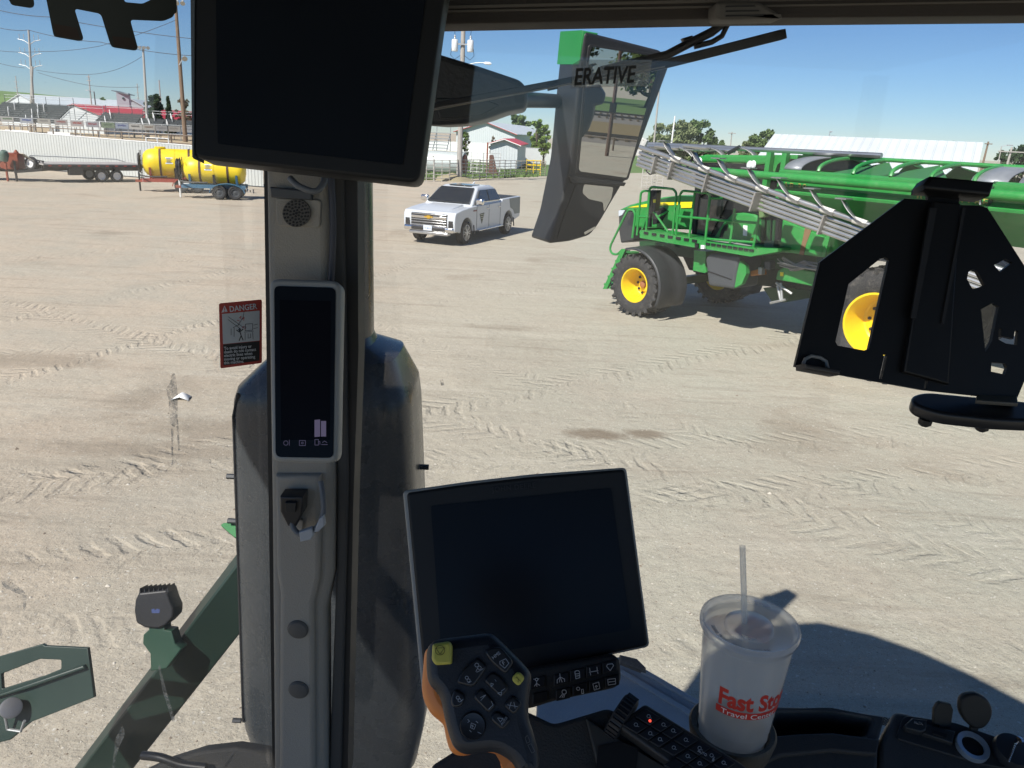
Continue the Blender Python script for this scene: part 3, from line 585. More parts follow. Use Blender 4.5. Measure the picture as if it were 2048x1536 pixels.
treeat(2000,345,300,40,130,'low dark tree left of the big evergreen',fdark,'full',n=900,leaf=.4,seed=28,trunk=.05)
barn('machine_shed','long shed with a white ribbed metal roof behind the green spreader',at(1560,268,58),at(1951,292,52),7.2,1.9,wroof,wwall,over=.4)
t=thing('roof_lamp','small bent lamp fixture standing on the white metal roof','lamp',at(1658,272,56.5)); p=at(1658,275,56.5)
b=MB(); b.path([p,p+V((0,0,.35)),p+V((.1,0,.35))],.03,6); b.path([p+V((0,0,.1)),p+V((.45,0,.12))],.025,6); b.build('bracket',galv,t); MB().box(p+V((.08,0,.4)),(.18,.1,.06)).build('lamp_head',lampm,t,smooth=0)
# ---- cinder blocks by the fence
p=G(500,386); t=thing('cinder_block','grey cinder block lying against the white fence','block',p)
b=MB(); 
for dx in(-.18,0,.18): b.box(p+V((dx,0,.1)),(.04,.2,.2))
for dz in(.02,.18): b.box(p+V((0,0,dz)),(.40,.205,.04))
b.build('shell',mat('concrete',(.36,.34,.31),.9),t,smooth=0)
for k,(x,y,s) in enumerate(((455,393,.16),(483,391,.14),(345,802,0))):
    if s: 
        p=G(x,y); b=MB(); r=random.Random(k); b.lathe([(s*.8,0),(s,.03),(s*.7,s*.5),(s*.2,s*.62)],p,n=9); o=b.build('rock',mat('rock_grey',(.33,.3,.27),.95,var=.3)); tag(o,('flat pale rock on the dirt in front of the blue tank trailer','small pale rock near the cinder block')[k],'rock')
p=G(358,802); b=MB(); b.grid([[V((p.x-.12,p.y,.005)),V((p.x,p.y+.02,.05)),V((p.x+.13,p.y,.01))],[V((p.x-.1,p.y+.09,.02)),V((p.x,p.y+.12,.09)),V((p.x+.11,p.y+.08,.03))],[V((p.x-.08,p.y+.2,.004)),V((p.x+.02,p.y+.22,.03)),V((p.x+.1,p.y+.2,.006))]])
tag(b.build('paper_scrap',mat('paper',(.8,.8,.78),.8),solid=.002),'crumpled white paper scrap lying on the dirt','paper')
# ---- trailers on the left
def wheel(t,c,ax,r,wd,rimm,name='wheel',rr=.58,tread=0,dish=.25):
    c=V(c); ax=V(ax).normalized(); h=wd/2
    b=MB(); b.lathe([(r*rr,-h*.8),(r*.8,-h),(r*.95,-h*.85),(r,-h*.5),(r,h*.5),(r*.95,h*.85),(r*.8,h),(r*rr,h*.8)],c,ax,30,cap=(False,False))
    o=b.build(name,rubber,t)
    b=MB(); b.lathe([(r*rr*1.02,h*.84),(r*rr*.93,h*.86),(r*rr*.88,h*(1-dish*2)),(r*rr*.75,h*(1-dish*2.3)),(r*.25,h*(1-dish*1.8)),(r*.16,h*(1-dish*1.5)),(.01,h*(1-dish*1.4))],c,ax,28,cap=(False,False)); b.lathe([(r*rr*1.0,-h*.8),(r*rr*.3,-h*.6)],c,ax,20,cap=(False,True)); b.build('rim',rimm,o)
    return o
def frame_to(M): return lambda x,y,z: M@V((x,y,z))
def flatbed():
    O=G(43,366); E=G(229,365); hd=math.atan2(E.y-O.y+.25,E.x-O.x); M=MX.Translation(O)@MX.Rotation(hd,4,'Z'); L=frame_to(M)
    t=thing('flatbed_trailer','tandem axle flatbed trailer with a spare tyre on its tongue beside the white fence','trailer',M=M)
    x0=1.15; q=at(277,335,(M@V((6,0,0))).y); x1=(M.inverted()@V((q.x,q.y,0))).x+.4
    B=lambda: MB()
    dk=mat('trailer_black',(.03,.028,.027),.6)
    def bld(b,n,m,**k): return b.build(n,m,t,M=M,**k)
    bld(MB().box(((x0+x1)/2,1.0,.99),(x1-x0,2.3,.08)),'deck',mat('deck_boards',(.36,.34,.32),.85,scale=2),smooth=0)
    for y in(-.16,2.16): bld(MB().box(((x0+x1)/2,y,.9),(x1-x0,.08,.16)),'side_rail',dk,smooth=0)
    b=MB()
    for i in range(int((x1-x0)/.5)): b.box((x0+.3+i*.5,-.21,.93),(.16,.012,.05))
    bld(b,'reflector_strip',mat('red_reflector',(.45,.04,.03),.4),smooth=0)
    for y in(.3,1.7): bld(MB().box(((x0+x1)/2,y,.74),(x1-x0,.1,.2)),'chassis_beam',dk,smooth=0)
    for y in(.3,1.7): bld(MB().beam((0,1.0,.52),(x0+.3,y,.7),.1,.14),'tongue',dk,smooth=0)
    bld(MB().tube((.05,1.0,.02),(.05,1.0,1.1),.06,8),'jack',dk)
    bld(MB().box((x0+1.6,-.05,.62),(.7,.4,.4)),'tool_box',dk,smooth=0)
    xw=(M.inverted()@G(200,364)).x
    for i in range(2):
        for y in(0,2.0): wheel(t,L(xw+i*.85,y,.36),(M.to_3x3()@V((0,-1 if y==0 else 1,0))),.36,.24,mat('white_rim',(.6,.6,.6),.4))
    wheel(t,L(.85,.9,.98),M.to_3x3()@V((-.85,-.5,.1)),.38,.24,mat('white_rim',(.6,.6,.6),.4),name='spare_wheel')
    b=MB(); b.path([V((x0,2.1,1.03)),V((x0,2.1,1.35)),V((x1-.8,2.1,1.2)),V((x1-.3,2.1,1.05))],.025,6); bld(b,'ramp_rail',galv,smooth=0)
    bld(MB().prism([V((.9,.6,1.1)),V((.9,1.4,1.1)),V((.45,1.4,1.5)),V((.45,.6,1.5))],(.03,0,.03)),'ramp_plate',mat('cream_plate',(.5,.48,.4),.7),smooth=0)
    bld(MB().box((x0+.05,1.0,1.15),(.06,2.2,.06)),'headboard_bar',dk,smooth=0)
    for y in(0.05,.7,1.4,1.95): bld(MB().box((x0+.05,y,1.06),(.05,.05,.24)),'stake',dk,smooth=0)
flatbed()
def rusty():
    O=G(0,362); t=thing('farm_trailer','rusty red farm trailer with a green pump motor at the left edge','trailer',O)
    MB().box(O+V((-.55,.7,1.05)),(2.6,1.3,.85),.3).build('hopper_body',rust,t,bevel=.03); MB().box(O+V((-.5,.7,.55)),(2.6,.5,.14),.3).build('frame',mat('trailer_black',(0,0,0)),t,smooth=0)
    MB().lathe([(.05,-.3),(.2,-.25),(.24,.1),(.14,.3)],O+V((.5,-.1,1.35)),(.3,-.2,1),14).build('pump_motor',mat('grey_green',(.1,.15,.12),.5),t)
    MB().path([O+V((.45,-.1,1.2)),O+V((.2,-.3,.9)),O+V((.35,-.3,.7)),O+V((.62,-.2,.6))],.03,6).build('hose',black,t)
    MB().tube(O+V((.55,-.15,0.02)),O+V((.52,-.1,1.3)),.06,8).build('stand_leg',rust,t)
    MB().lathe([(.1,0),(.13,.05),(.04,.2)],O+V((1.0,.2,1.5)),(0,0,1),10).build('filler_valve',rust,t)
    wheel(t,O+V((-.9,.1,.36)),(.3,-1,0),.36,.25,mat('white_rim',(0,0,0)))
rusty()
def tanker(xp,yp,hd,fm,lab,length,dia,jackm,mk=None,whole=1):
    O=G(xp,yp); M=MX.Translation(O)@MX.Rotation(hd,4,'Z'); L=frame_to(M); Q=M.to_3x3(); t=thing('tank_trailer',lab,'trailer',M=M)
    def bld(b,n,m,**k): return b.build(n,m,t,M=M,**k)
    r=dia/2; zc=.72+r; x0=.32; x1=x0+length; tm=mat('yellow_poly_tank',(.78,.58,.02),.4,var=.05,scale=1.5)
    pr=[(r*.3,0),(r*.62,.06),(r*.84,.2),(r*.95,.38),(r,.6)]; n=7
    for i in range(n): 
        xx=.65+(length-1.1)*i/(n-1); pr+=[(r,xx)]
    pr+=[(r,length-.34),(r*.92,length-.16),(r*.75,length-.06),(r*.3,length)]
    tk=bld(MB().lathe(pr,(x0,.85,zc),(1,0,0),36),'tank',tm,smooth=50)
    b=MB(); b.lathe([(.26,0),(.28,.1),(.24,.13)],(x0+.9,.85,zc+r-.04),n=20); bld(b,'lid',tm)
    for f in(.28,.72): bld(MB().lathe([(r+.012,-.05),(r+.02,-.05),(r+.02,.05),(r+.012,.05)],(x0+length*f,.85,zc),(1,0,0),36,cap=(False,False)),'strap',mat('brown_strap',(.09,.05,.03),.7))
    bld(MB().lathe([(r+.004,-.01),(r+.015,-.01),(r+.015,.01),(r+.004,.01)],(x0+length*.5,.85,zc),(1,0,0),36,cap=(False,False)),'tank_seam',tm)
    a=-.15; cy=.85-(r+.006)*math.cos(a); pl=[V((x0+length*.42+dx,.85-(r+.008)*math.cos(e),zc+(r+.008)*math.sin(e))) for dx,e in((-.18,.0),(.18,.0),(.18,.45),(-.18,.45))]
    bld(MB().add(pl,[(0,1,2,3)]),'label_sheet',mat('pale_label',(.6,.66,.72),.5),smooth=0)
    b=MB()
    for k in range(4): 
        e=.08+.09*k; b.add([V((x0+length*.42+dx,.85-(r+.012)*math.cos(e+de),zc+(r+.012)*math.sin(e+de))) for dx,de in((-.13,0),(.12-.05*(k%2),0),(.12-.05*(k%2),.035),(-.13,.035))],[(0,1,2,3)])
    bld(b,'label_print',mat('label_print_blue',(.1,.16,.3),.6),smooth=0)
    for y in(.25,1.45): bld(MB().beam((.2,.85+(y-.85)*.2,.55),(x0+.1,y,.6),.1,.16),'tongue',fm,smooth=0); bld(MB().box(((x0+x1)/2,y,.6),(length,.09,.18)),'chassis_beam',fm,smooth=0)
    for f in(.12,.5,.86):
        b=MB(); b.prism([V((x0+length*f-.05,.85+s,z)) for s,z in((-.62,.68),(.62,.68),(.75*r/.66,zc-.2),(.62*r/.66,zc-.22),(.3,.78),(-.3,.78),(-.62*r/.66,zc-.22),(-.75*r/.66,zc-.2))],(.1,0,0)); bld(b,'cradle',fm if f!=.5 else blackm,smooth=0)
    xw=x0+length*.58
    for i in range(2):
        for y in(.0,1.7): wheel(t,L(xw+i*.76,y,.35),Q@V((0,-1 if y==0 else 1,0)),.35,.26,mat('dark_rim',(.06,.065,.07),.6))
    for y in(0,1.7):
        b=MB(); pts=[]
        for k in range(9): a=PI-PI*k/8; pts.append((xw+.38+(.78)*math.cos(a) if 0 else xw+.38+.84*math.cos(a),.36+.44*math.sin(a)))
        b.prism([V((x,y-.16,z)) for x,z in pts]+[V((x*.97+ (xw+.38)*.03,y-.16,z-.03)) for x,z in pts[::-1]],(0,.32,0)); bld(b,'mudguard',fm,smooth=40)
    bld(MB().tube((.1,.75,.01),(.1,.75,.95),.045,8),'jack',jackm); bld(MB().box((.15,.85,.52),(.5,.3,.12)),'coupler',rust,smooth=0)
    bld(MB().box((.5,.5,.6),(.42,.36,.26)),'pump',mat('pump_grey',(.35,.36,.37),.5),bevel=.04)
    b=MB()
    for k in range(5):
        rr=.42-.03*(k%3); b.path([V((x0-.12-.035*k,.62+rr*math.sin(a)*.75,zc+.0+rr*1.15*math.cos(a))) for a in[2*PI*j/26 for j in range(26)]],.032,6,True)
        if not whole and k>0: break
    bld(b,'hose_coil',black)
    b=MB(); b.path([V((x0-.2,.5,zc-.45)),V((x0-.1,.1,.85)),V((x0+.3,-.05,.8)),V((x0+1.2,-.1,.82))],.035,6); bld(b,'hose',black)
    b=MB()
    for y in(.35,.95): b.tube((x0-.06,y,.62),(x0-.06,y,zc+r*.85),.018,6)
    for z in(.95,1.25,1.55,1.8): b.tube((x0-.06,.35,z),(x0-.06,.95,z),.016,6)
    bld(b,'ladder_rack',blackm)
    if mk: 
        Mt=M@MX.Translation((x0+.02,.5,zc+.2))@MX.Rotation(-PI/2,4,'Z')@MX.Rotation(PI/2,4,'X'); text('tank_marking',mk,M@MX.Translation((x0+.2,.55,zc+.2))@MX.Rotation(-PI/2,4,'Z')@MX.Rotation(PI/2,4,'X'),.2,blackm,t)
    return t
bluef=mat('blue_frame',(.045,.13,.21),.5,var=.2); redf=mat('faded_red_frame',(.3,.06,.04),.6,var=.25)
tanker(274,384,R(20),redf,'yellow tank trailer on a faded red frame beside the white fence',3.2,1.48,blackm,whole=0)
tanker(352,397,R(14),bluef,'yellow tank trailer on a blue frame with a coiled black hose',2.95,1.32,whitepipe,mk='120')
# ================================================================ pickup truck
def pickup():
    A=G(927,488); B_=G(1001,470); a=(A-B_); a.z=0; a.normalize(); bl=V((-a.y,a.x,0))
    M=MX((a,bl,V((0,0,1)))).transposed().to_4x4(); M.translation=A-bl*.87
    t=thing('pickup_truck','white crew cab pickup truck parked on the dirt facing the camera','truck',M=M)
    wp=mat('truck_white',(.53,.56,.59),.3,var=.004,scale=.3,coat=.5); dk=mat('truck_black',(.02,.02,.021),.5)
    def bld(b,n,m,p=None,**k): return b.build(n,m,p or t,M=M,**k)
    def arc(cx,r,n=9): return [(cx-r*math.cos(PI*i/n),.42+r*math.sin(PI*i/n)) for i in range(n+1)]
    prof=[(.93,.5),(.96,.8),(.94,1.02),(.86,1.13),(.4,1.2),(-.5,1.27),(-3.06,1.31),(-3.1,1.39),(-4.9,1.41),(-4.93,.62),(-4.3,.5)]+arc(-3.75,.5)+[(-3.2,.4),(-.56,.4)]+arc(0,.5)+[(.55,.48)]
    bld(MB().prism([V((x,-.99,z)) for x,z in prof],(0,1.98,0)),'body',wp,bevel=.06,seg=3)
    bld(MB().prism([V((.84,-.62,1.12)),V((.35,-.62,1.24)),V((-.48,-.62,1.31)),V((-.48,-.62,1.2)),V((.84,-.62,1.05))],(0,1.24,0)),'hood',wp,bevel=.05)
    bld(MB().box((-4.0,0,1.41),(1.7,1.7,.02)),'bed_cover',dk,smooth=0)
    ring=lambda z,x0,x1,w,xi=0:[V((x0,-w,z)),V((x1,-w,z)),V((x1,w,z)),V((x0,w,z))]
    cab_=bld(MB().loft([ring(1.24,-.42,-3.05,.95),ring(1.36,-.56,-3.02,.92),ring(1.8,-1.22,-2.78,.76),ring(1.9,-1.5,-2.6,.66)]),'cab',wp,bevel=.045,seg=3)
    # glass: windshield, side and rear
    def gl(n,p,dn): 
        b=MB(); d=V(dn); b.prism([V(q)+d*.004 for q in p],d*.012); return bld(b,n,glassdk,cab_,smooth=0)
    dw=V((.55,0,.83)).normalized()
    gl('windshield',[(-.5,-.83,1.33),(-.5,.83,1.33),(-1.24,.66,1.80),(-1.24,-.66,1.80)],V((.5,0,.8)).normalized()*4)
    for s in(1,-1):
        d=V((0,s,.3))*4
        w_=lambda x,z:(x,s*(.92-(z-1.36)*.364),z)
        gl('side_window',[w_(-.85,1.38),w_(-1.85,1.38),w_(-1.85,1.77),w_(-1.35,1.77)],d)
        gl('side_window',[w_(-1.93,1.38),w_(-2.88,1.38),w_(-2.68,1.77),w_(-1.93,1.77)],d)
        b=MB(); b.beam(V(w_(-.8,1.365))+d*.004,V(w_(-2.92,1.365))+d*.004,.02,.03); bld(b,'window_trim',chrome,cab_,smooth=0)
        b=MB(); b.box((-.78,s*1.1,1.42),(.16,.3,.22)); o=bld(b,'side_mirror',chrome,bevel=.05); bld(MB().beam((-.8,s*.9,1.32),(-.78,s*1.02,1.35),.08,.06),'mirror_arm',dk,o)
        for x in(-1.85,-2.9,-.78): bld(MB().box((x,s*.992,.86),(.012,.01,.8)),'door_gap',dk,smooth=0)
        for x in(-1.72,-2.78): bld(MB().box((x,s*1.0,1.14),(.2,.03,.045)),'door_handle',chrome,bevel=.01)
        bld(MB().box((-1.9,s*1.03,.42),(2.2,.16,.05)),'running_board',chrome,bevel=.015)
        b=MB(); b.box((.84,s*.76,.98),(.2,.42,.13)); bld(b,'headlight',mat('headlight_glass',(.6,.62,.65),.1,spec=.9),bevel=.04)
        b=MB(); b.box((.9,s*.83,.72),(.13,.2,.3)); bld(b,'intake',dk,bevel=.03)
        bld(MB().prism([V((-.62,s*1.0-.01,.3)),V((-.56,s*1.0-.01,.62)),V((-.5,s*1.0-.01,.62)),V((-.56,s*1.0-.01,.3))],(0,.02,0)),'mud_flap',dk,smooth=0)
        bld(MB().prism([V((-4.35,s*1.0-.01,.28)),V((-4.27,s*1.0-.01,.62)),V((-4.2,s*1.0-.01,.62)),V((-4.27,s*1.0-.01,.28))],(0,.02,0)),'mud_flap',dk,smooth=0)
        b=MB(); z=[(-3.75,1.385),(-4.88,1.39),(-4.9,.75),(-4.35,.75),(-4.2,.92),(-3.9,1.02)]; b.prism([V((x,s*.992,zz)) for x,zz in z],(0,s*.006,0)); bld(b,'wrap_panel',mat('grey_green_wrap',(.13,.16,.16),.35),smooth=0)
    b=MB(); b.prism([V((-1.02,.996,.98)),V((-1.42,.996,1.0)),V((-1.22,.996,.62))],(0,.005,0)); bld(b,'door_logo',mat('logo_dark',(.05,.06,.03),.5),smooth=0)
    b=MB(); 
    for k in range(3): b.box((-1.22,1.003,.95-.07*k),(.3-.07*k,.004,.018))
    bld(b,'logo_stripe',mat('logo_pale',(.6,.6,.5),.5),smooth=0)
    bld(MB().box((-.62,.996,1.12),(.26,.01,.05)),'fender_badge',mat('badge_red',(.25,.1,.1),.5),smooth=0)
    bld(MB().box((-1.75,0,1.915),(.75,.9,.02)),'sunroof',glassdk,bevel=.01); bld(MB().prism([V((-2.45,-.02,1.9)),V((-2.6,-.02,1.9)),V((-2.62,-.02,1.99))],(0,.04,0)),'antenna',wp,smooth=0)
    # face
    bld(MB().box((.93,0,.83),(.08,1.4,.46)),'grille',dk,bevel=.03)
    for z,h in((1.03,.035),(.93,.09),(.84,.03),(.755,.03),(.66,.035)): bld(MB().box((.965,0,z),(.05,1.36,h)),'grille_bar',chrome if h>.08 else mat('grille_chrome',(.6,.6,.6),.3,1),bevel=.008)
    b=MB(); e=[(-.17,-.02),(-.15,.03),(-.07,.03),(-.055,.055),(.07,.055),(.055,.03),(.17,.03),(.15,-.02),(.07,-.02),(.055,-.05),(-.07,-.05),(-.055,-.02)]; b.prism([V((1.0,y,.94+z)) for y,z in e],(.012,0,0)); bld(b,'emblem',mat('gold_emblem',(.75,.45,.05),.3,.6),smooth=0)
    pb=[(.6,.42),(1.02,.46),(1.03,.62),(.9,.66),(.6,.66)]
    bld(MB().prism([V((x,-.95,z)) for x,z in pb],(0,1.9,0)),'bumper',chrome,bevel=.05,seg=3)
    bld(MB().box((.99,0,.55),(.1,1.3,.12)),'bumper_intake',dk,bevel=.02); bld(MB().box((.9,0,.4),(.24,1.5,.1)),'skid_plate',mat('grille_chrome',(.6,.6,.6),.3,1),bevel=.02)
    pl_=bld(MB().box((1.05,0,.58),(.015,.32,.17)),'license_plate',mat('plate_white',(.62,.68,.76),.5),smooth=0)
    text('plate_number','57-8N10',M@MX.Translation((1.06,-.12,.545))@MX.Rotation(PI/2,4,'Z')@MX.Rotation(PI/2,4,'X'),.07,mat('plate_ink',(.06,.1,.25),.5),pl_)
    for x in(0,-3.75):
        for s in(1,-1):
            c=M@V((x,s*.86,.405)); w_=wheel(t,c,M.to_3x3()@V((0,s,0)),.405,.28,mat('wheel_dark',(.05,.05,.055),.5),rr=.68)
            b=MB()
            for k in range(6):
                an=k*PI/3; d=V((math.cos(an),0,math.sin(an))); e=V((-d.z,0,d.x)); o=V((x,s*.985,.405))
                for q in(-.32,.32): b.beam(o+d*.05+e*.02*q,o+d*.255+e*.16*q,.03,.045,up=(0,1,0))
            b.lathe([(.265,0),(.275,.012),(.25,.012)],V((x,s*.975,.405)),(0,s,0),28,cap=(False,False)); b.lathe([(.06,0),(.05,.03)],V((x,s*.98,.405)),(0,s,0),14)
            bld(b,'spokes',mat('alloy',(.55,.56,.58),.3,.9),w_,smooth=30)
    bld(MB().box((-2,0,.5),(4.6,1.5,.3)),'underbody',dk,smooth=0)
pickup()
# ================================================================ green spreader
def spreader():
    F0=G(1283,628); R0=G(1737,748); a=F0-R0; a.z=0; WB=a.length; a.normalize(); bl=V((-a.y,a.x,0)); YW=1.5
    M=MX((a,bl,V((0,0,1)))).transposed().to_4x4(); M.translation=R0-bl*YW; Mi=M.inverted(); Q=M.to_3x3()
    t=thing('spreader_truck','big green dry fertiliser spreader with yellow wheels and a folded steel boom','spreader',M=M)
    def S(x,y,yl):
        o=Mi@C0; d=Mi.to_3x3()@ray(x,y); k=(yl-o.y)/d.y; p=o+d*k; return p
    c3=lambda x,y:(1180+x/3.84,240+y/3.84); c4=lambda x,y:(1540+x/3.4134,250+y/3.4134)
    def pts(l,y,c=c3): return [S(*c(*q),y) for q in l]
    def bld(b,n,m,p=None,**k): return b.build(n,m,p or t,M=M,**k)
    def sp(n,l,y0,y1,m,c=c3,p=None,**k): 
        k.setdefault('smooth',0); P=[V((q.x,y0,q.z)) for q in pts(l,y0,c)]; return bld(MB().prism(P,(0,y1-y0,0)),n,m,p,**k)
    def rail(n,ls,y,r=.026,c=c3,m=green,p=None,rd=True):
        b=MB()
        for l in ls:
            P=pts(l,y,c)
            if rd and len(P)>2:
                o=[P[0]]
                for i in range(1,len(P)-1):
                    A,B,C=P[i-1],P[i],P[i+1]; e=min(.09,(A-B).length*.4,(C-B).length*.4); s=B+(A-B).normalized()*e; f=B+(C-B).normalized()*e
                    o+=[s,s.lerp(B,.5).lerp(B.lerp(f,.5),.5),f]
                P=o+[P[-1]]
            b.path(P,r,7)
        return bld(b,n,m,p,smooth=50,fix=False)
    # wheels
    fw=S(1266,571,YW+.38); rw=S(1750,649,YW+.38); fr=max(.55,fw.z); rr_=max(.6,rw.z)
    def bigwheel(x,r,s,wd):
        c=V((x,s*YW,r)); h=wd/2; ax=V((0,s,0))
        b=MB(); b.lathe([(r*.53,h*.82),(r*.62,h*.95),(r*.8,h*1.0),(r*.92,h*.9),(r*.955,h*.55),(r*.96,0),(r*.955,-h*.55),(r*.92,-h*.9),(r*.8,-h),(r*.53,-h*.8)],c,ax,44,cap=(False,False))
        for k in range(22):
            for sg in(1,-1):
                an=2*PI*(k+(.5 if sg<0 else 0))/22; d1=V((math.cos(an),0,math.sin(an))); an2=an-.28; d2=V((math.cos(an2),0,math.sin(an2)))
                p=c+d1*(r*.955)+V((0,sg*h*.05,0)); q=c+d2*(r*.93)+V((0,sg*h*.97,0)); tn=V((-d1.z,0,d1.x))
                b.beam(p,q,.07,.1,up=d1)
        o=bld(b,'wheel',rubber,smooth=40)
        R_=r*.55
        b=MB(); b.lathe([(R_,h*.8),(R_*1.02,h*.9),(R_*.95,h*.9),(R_*.9,h*.72),(R_*.84,h*.2),(R_*.78,-h*.1),(R_*.72,-h*.15),(R_*.45,-h*.1),(R_*.4,h*.0),(R_*.38,h*.05),(R_*.05,h*.05)],c,ax,40,cap=(False,True)); b.lathe([(R_,-h*.8),(R_*.3,-h*.5)],c,ax,24,cap=(False,True)); bld(b,'rim',rimyellow,o,smooth=40)
        b=MB()
        for k in range(10): 
            an=2*PI*k/10; e=c+V((math.cos(an)*R_*.58,0,math.sin(an)*R_*.58))+ax*(-h*.12); b.tube(e,e+ax*.03,.03,8)
        bld(b,'rim_hole',blackm,o)
        b=MB(); b.lathe([(R_*.22,0),(R_*.2,.06),(R_*.1,.07)],c+ax*h*.05,ax,16); bld(b,'hub',rimyellow if r>fr+.02 else mat('hub_red',(.3,.12,.05),.5),o)
    for s in(1,-1): bigwheel(fw.x,fr,s,.78); bigwheel(rw.x,rr_,s,.95)
    # hood and nose
    hp=[(215,692),(300,652),(420,622),(560,592),(700,578),(806,585),(806,845),(560,835),(400,830),(330,820),(345,700)]
    hood=sp('hood',hp,.62,-.62,green,bevel=.05)
    sp('nose_grille',[(218,700),(345,702),(338,820),(330,925),(235,945),(222,860)],.58,-.58,mat('grille_mesh',(.03,.032,.034),.7,bump=.6,bscale=90),bevel=.03)
    sp('headlamp',[(218,695),(270,690),(245,730),(218,742)],.6,.3,mat('lamp_glass',(.5,.55,.6),.1),bevel=.01)
    sp('hood_stripe',[(290,672),(440,643),(560,632),(800,628),(800,650),(560,655),(440,668)],.632,.60,mat('stripe_yellow',(.8,.66,.02),.4))
    sp('hood_top_panel',[(500,632),(520,612),(680,582),(806,588),(806,626),(560,630)],.633,.60,green_dk)
    sp('model_plate',[(695,634),(790,630),(790,674),(700,676)],.64,.6,mat('stripe_yellow',(0,0,0)))
    sp('hood_vent',[(480,700),(560,670),(600,700),(540,790),(480,800)],.634,.6,blackm)
    # cab
    sp('cab_lower',[(790,905),(800,585),(880,560),(1100,600),(1290,560),(1385,560),(1385,960),(960,940)],.78,-.78,mat('cab_inside',(.012,.013,.014),.35))
    cabg=sp('cab_glass',[(815,590),(835,345),(1385,345),(1380,560),(1290,560),(1100,600),(880,570)],.84,-.84,mat('spreader_glass',(.018,.022,.024),.08,spec=.8),bevel=.03)
    sp('cab_door_glass',[(808,600),(1050,620),(1010,720),(925,880),(790,905)],.83,.7,mat('spreader_glass',(0,0,0)))
    sp('cab_pillar',[(815,330),(845,330),(835,600),(800,900),(778,905),(800,600)],.87,.7,blackm); sp('cab_pillar',[(1350,345),(1388,345),(1385,560),(1350,560)],.87,.7,blackm)
    sp('cab_roof',[(808,288),(880,265),(1410,272),(1400,335),(1215,352),(1190,330),(850,322),(818,312)],.95,-.95,green,bevel=.05)
    sp('roof_light_bar',[(835,325),(1180,335),(1225,355),(1395,340),(1395,372),(1200,385),(840,358)],.93,.5,black,bevel=.01)
    for q in((1235,345),(1262,343),(850,318)): 
        p=S(*c3(*q),.96); b=MB(); b.lathe([(.06,0),(.085,.03),(.07,.05)],p,(.3,1,0),12); bld(b,'work_light',mat('light_lens',(.7,.72,.72),.2))
    sp('side_panel',[(925,930),(960,880),(1010,800),(1085,720),(1180,706),(1275,722),(1302,800),(1300,955),(1200,960)],1.0,.5,green,bevel=.06,seg=3)
    for q,m_ in(((1188,822),white),): sp('decal',[(q[0]-12,q[1]-15),(q[0]+20,q[1]-10),(q[0]+16,q[1]+70),(q[0]-14,q[1]+64)],1.012,1.0,m_)
    sp('decal',[(1230,915),(1252,905),(1256,928),(1232,930)],1.012,1.0,yellow); sp('latch_recess',[(1030,810),(1058,795),(1052,850),(1030,855),(1015,905),(993,900),(1005,850)],1.012,1.0,blackm)
    sp('seat_back',[(860,600),(905,600),(915,760),(860,770)],.5,.0,mat('seat_dark',(.03,.04,.03),.8)); 
    # platform and rails
    sp('platform_deck',[(382,846),(890,925),(890,985),(860,990),(382,905)],1.62,.9,green)
    sp('platform_deck',[(885,930),(1250,980),(1442,988),(1440,1012),(1252,1045),(1235,1050),(885,990)],1.60,.8,green)
    sp('deck_grating',[(900,922),(1090,950),(1245,975),(1245,982),(900,932)],1.5,.7,mat('grating',(.3,.31,.29),.7,var=.4,scale=30))
    b=MB()
    for i in range(9):
        p=S(*c3(905+i*42,952+i*6.2),1.612); b.box(p,(.1,.02,.045))
    for i in range(7):
        p=S(*c3(430+i*62,868+i*10),1.632); b.box(p,(.12,.02,.05))
    bld(b,'deck_slot',blackm,smooth=0)
    g=thing  # handrails
    rail('handrail',[[(360,885),(392,560),(410,545),(450,545)],[(430,860),(458,530),(475,513),(640,530),(665,560),(632,890)],[(372,742),(448,745)]],1.58)
    rail('handrail',[[(660,880),(692,570),(712,543),(900,560),(922,582),(885,930)],[(680,740),(905,760)],[(805,548),(762,905)]],1.58)
    rail('handrail',[[(905,762),(1285,792)],[(1112,680),(1075,945)],[(1300,735),(1252,985)],[(890,913),(1258,940)],[(922,602),(1015,600)]],1.56)
    rail('grab_rail',[[(385,870),(480,690),(600,860)],[(520,745),(600,700)]],1.2,.024)
    rail('ladder_rail',[[(325,905),(348,725),(332,690),(300,688),(282,708),(160,960),(153,995),(170,1028),(208,1035),(238,1005)]],1.62)
    sp('ladder',[(240,990),(275,990),(128,1298),(98,1298)],1.66,1.6,green); sp('ladder',[(270,1000),(300,1000),(160,1298),(130,1290)],1.1,1.05,green)
    for k in range(5):
        f=.1+.2*k; x=255-145*f; y=995+300*f; p=S(*c3(x,y),1.63); bld(MB().box((p.x,1.37,p.z),(.16,.52,.04)),'ladder_step',green,smooth=0)
    rail('exhaust_lamp_post',[[(452,820),(470,540)],[(500,540),(470,720)]],1.2,.07,m=black); sp('lamp_cluster',[(455,545),(515,538),(505,640),(495,700),(452,690)],1.25,1.1,black); sp('amber_light',[(484,612),(502,610),(500,635),(484,635)],1.27,1.2,mat('stripe_yellow',(0,0,0)))
    # mudguards
    def guard(x,r,s,a0,a1,wd,r2=1.17):
        b=MB(); rows=[]
        for i in range(19):
            an=a0+(a1-a0)*i/18; rows.append([V((x+math.cos(an)*r*r2*k,s*y,r+math.sin(an)*r*r2*k)) for y,k in((YW-wd*.5,.975),(YW-wd*.48,1.0),(YW-wd*.2,1.015),(YW-wd*.17,1.0),(YW+wd*.1,1.0),(YW+wd*.13,1.015),(YW+wd*.48,1.0),(YW+wd*.52,.96))])
        b.grid(rows); bld(b,'mudguard',mat('mudguard_plastic',(.03,.032,.035),.5,bump=.2,bscale=60),solid=.02,smooth=30)
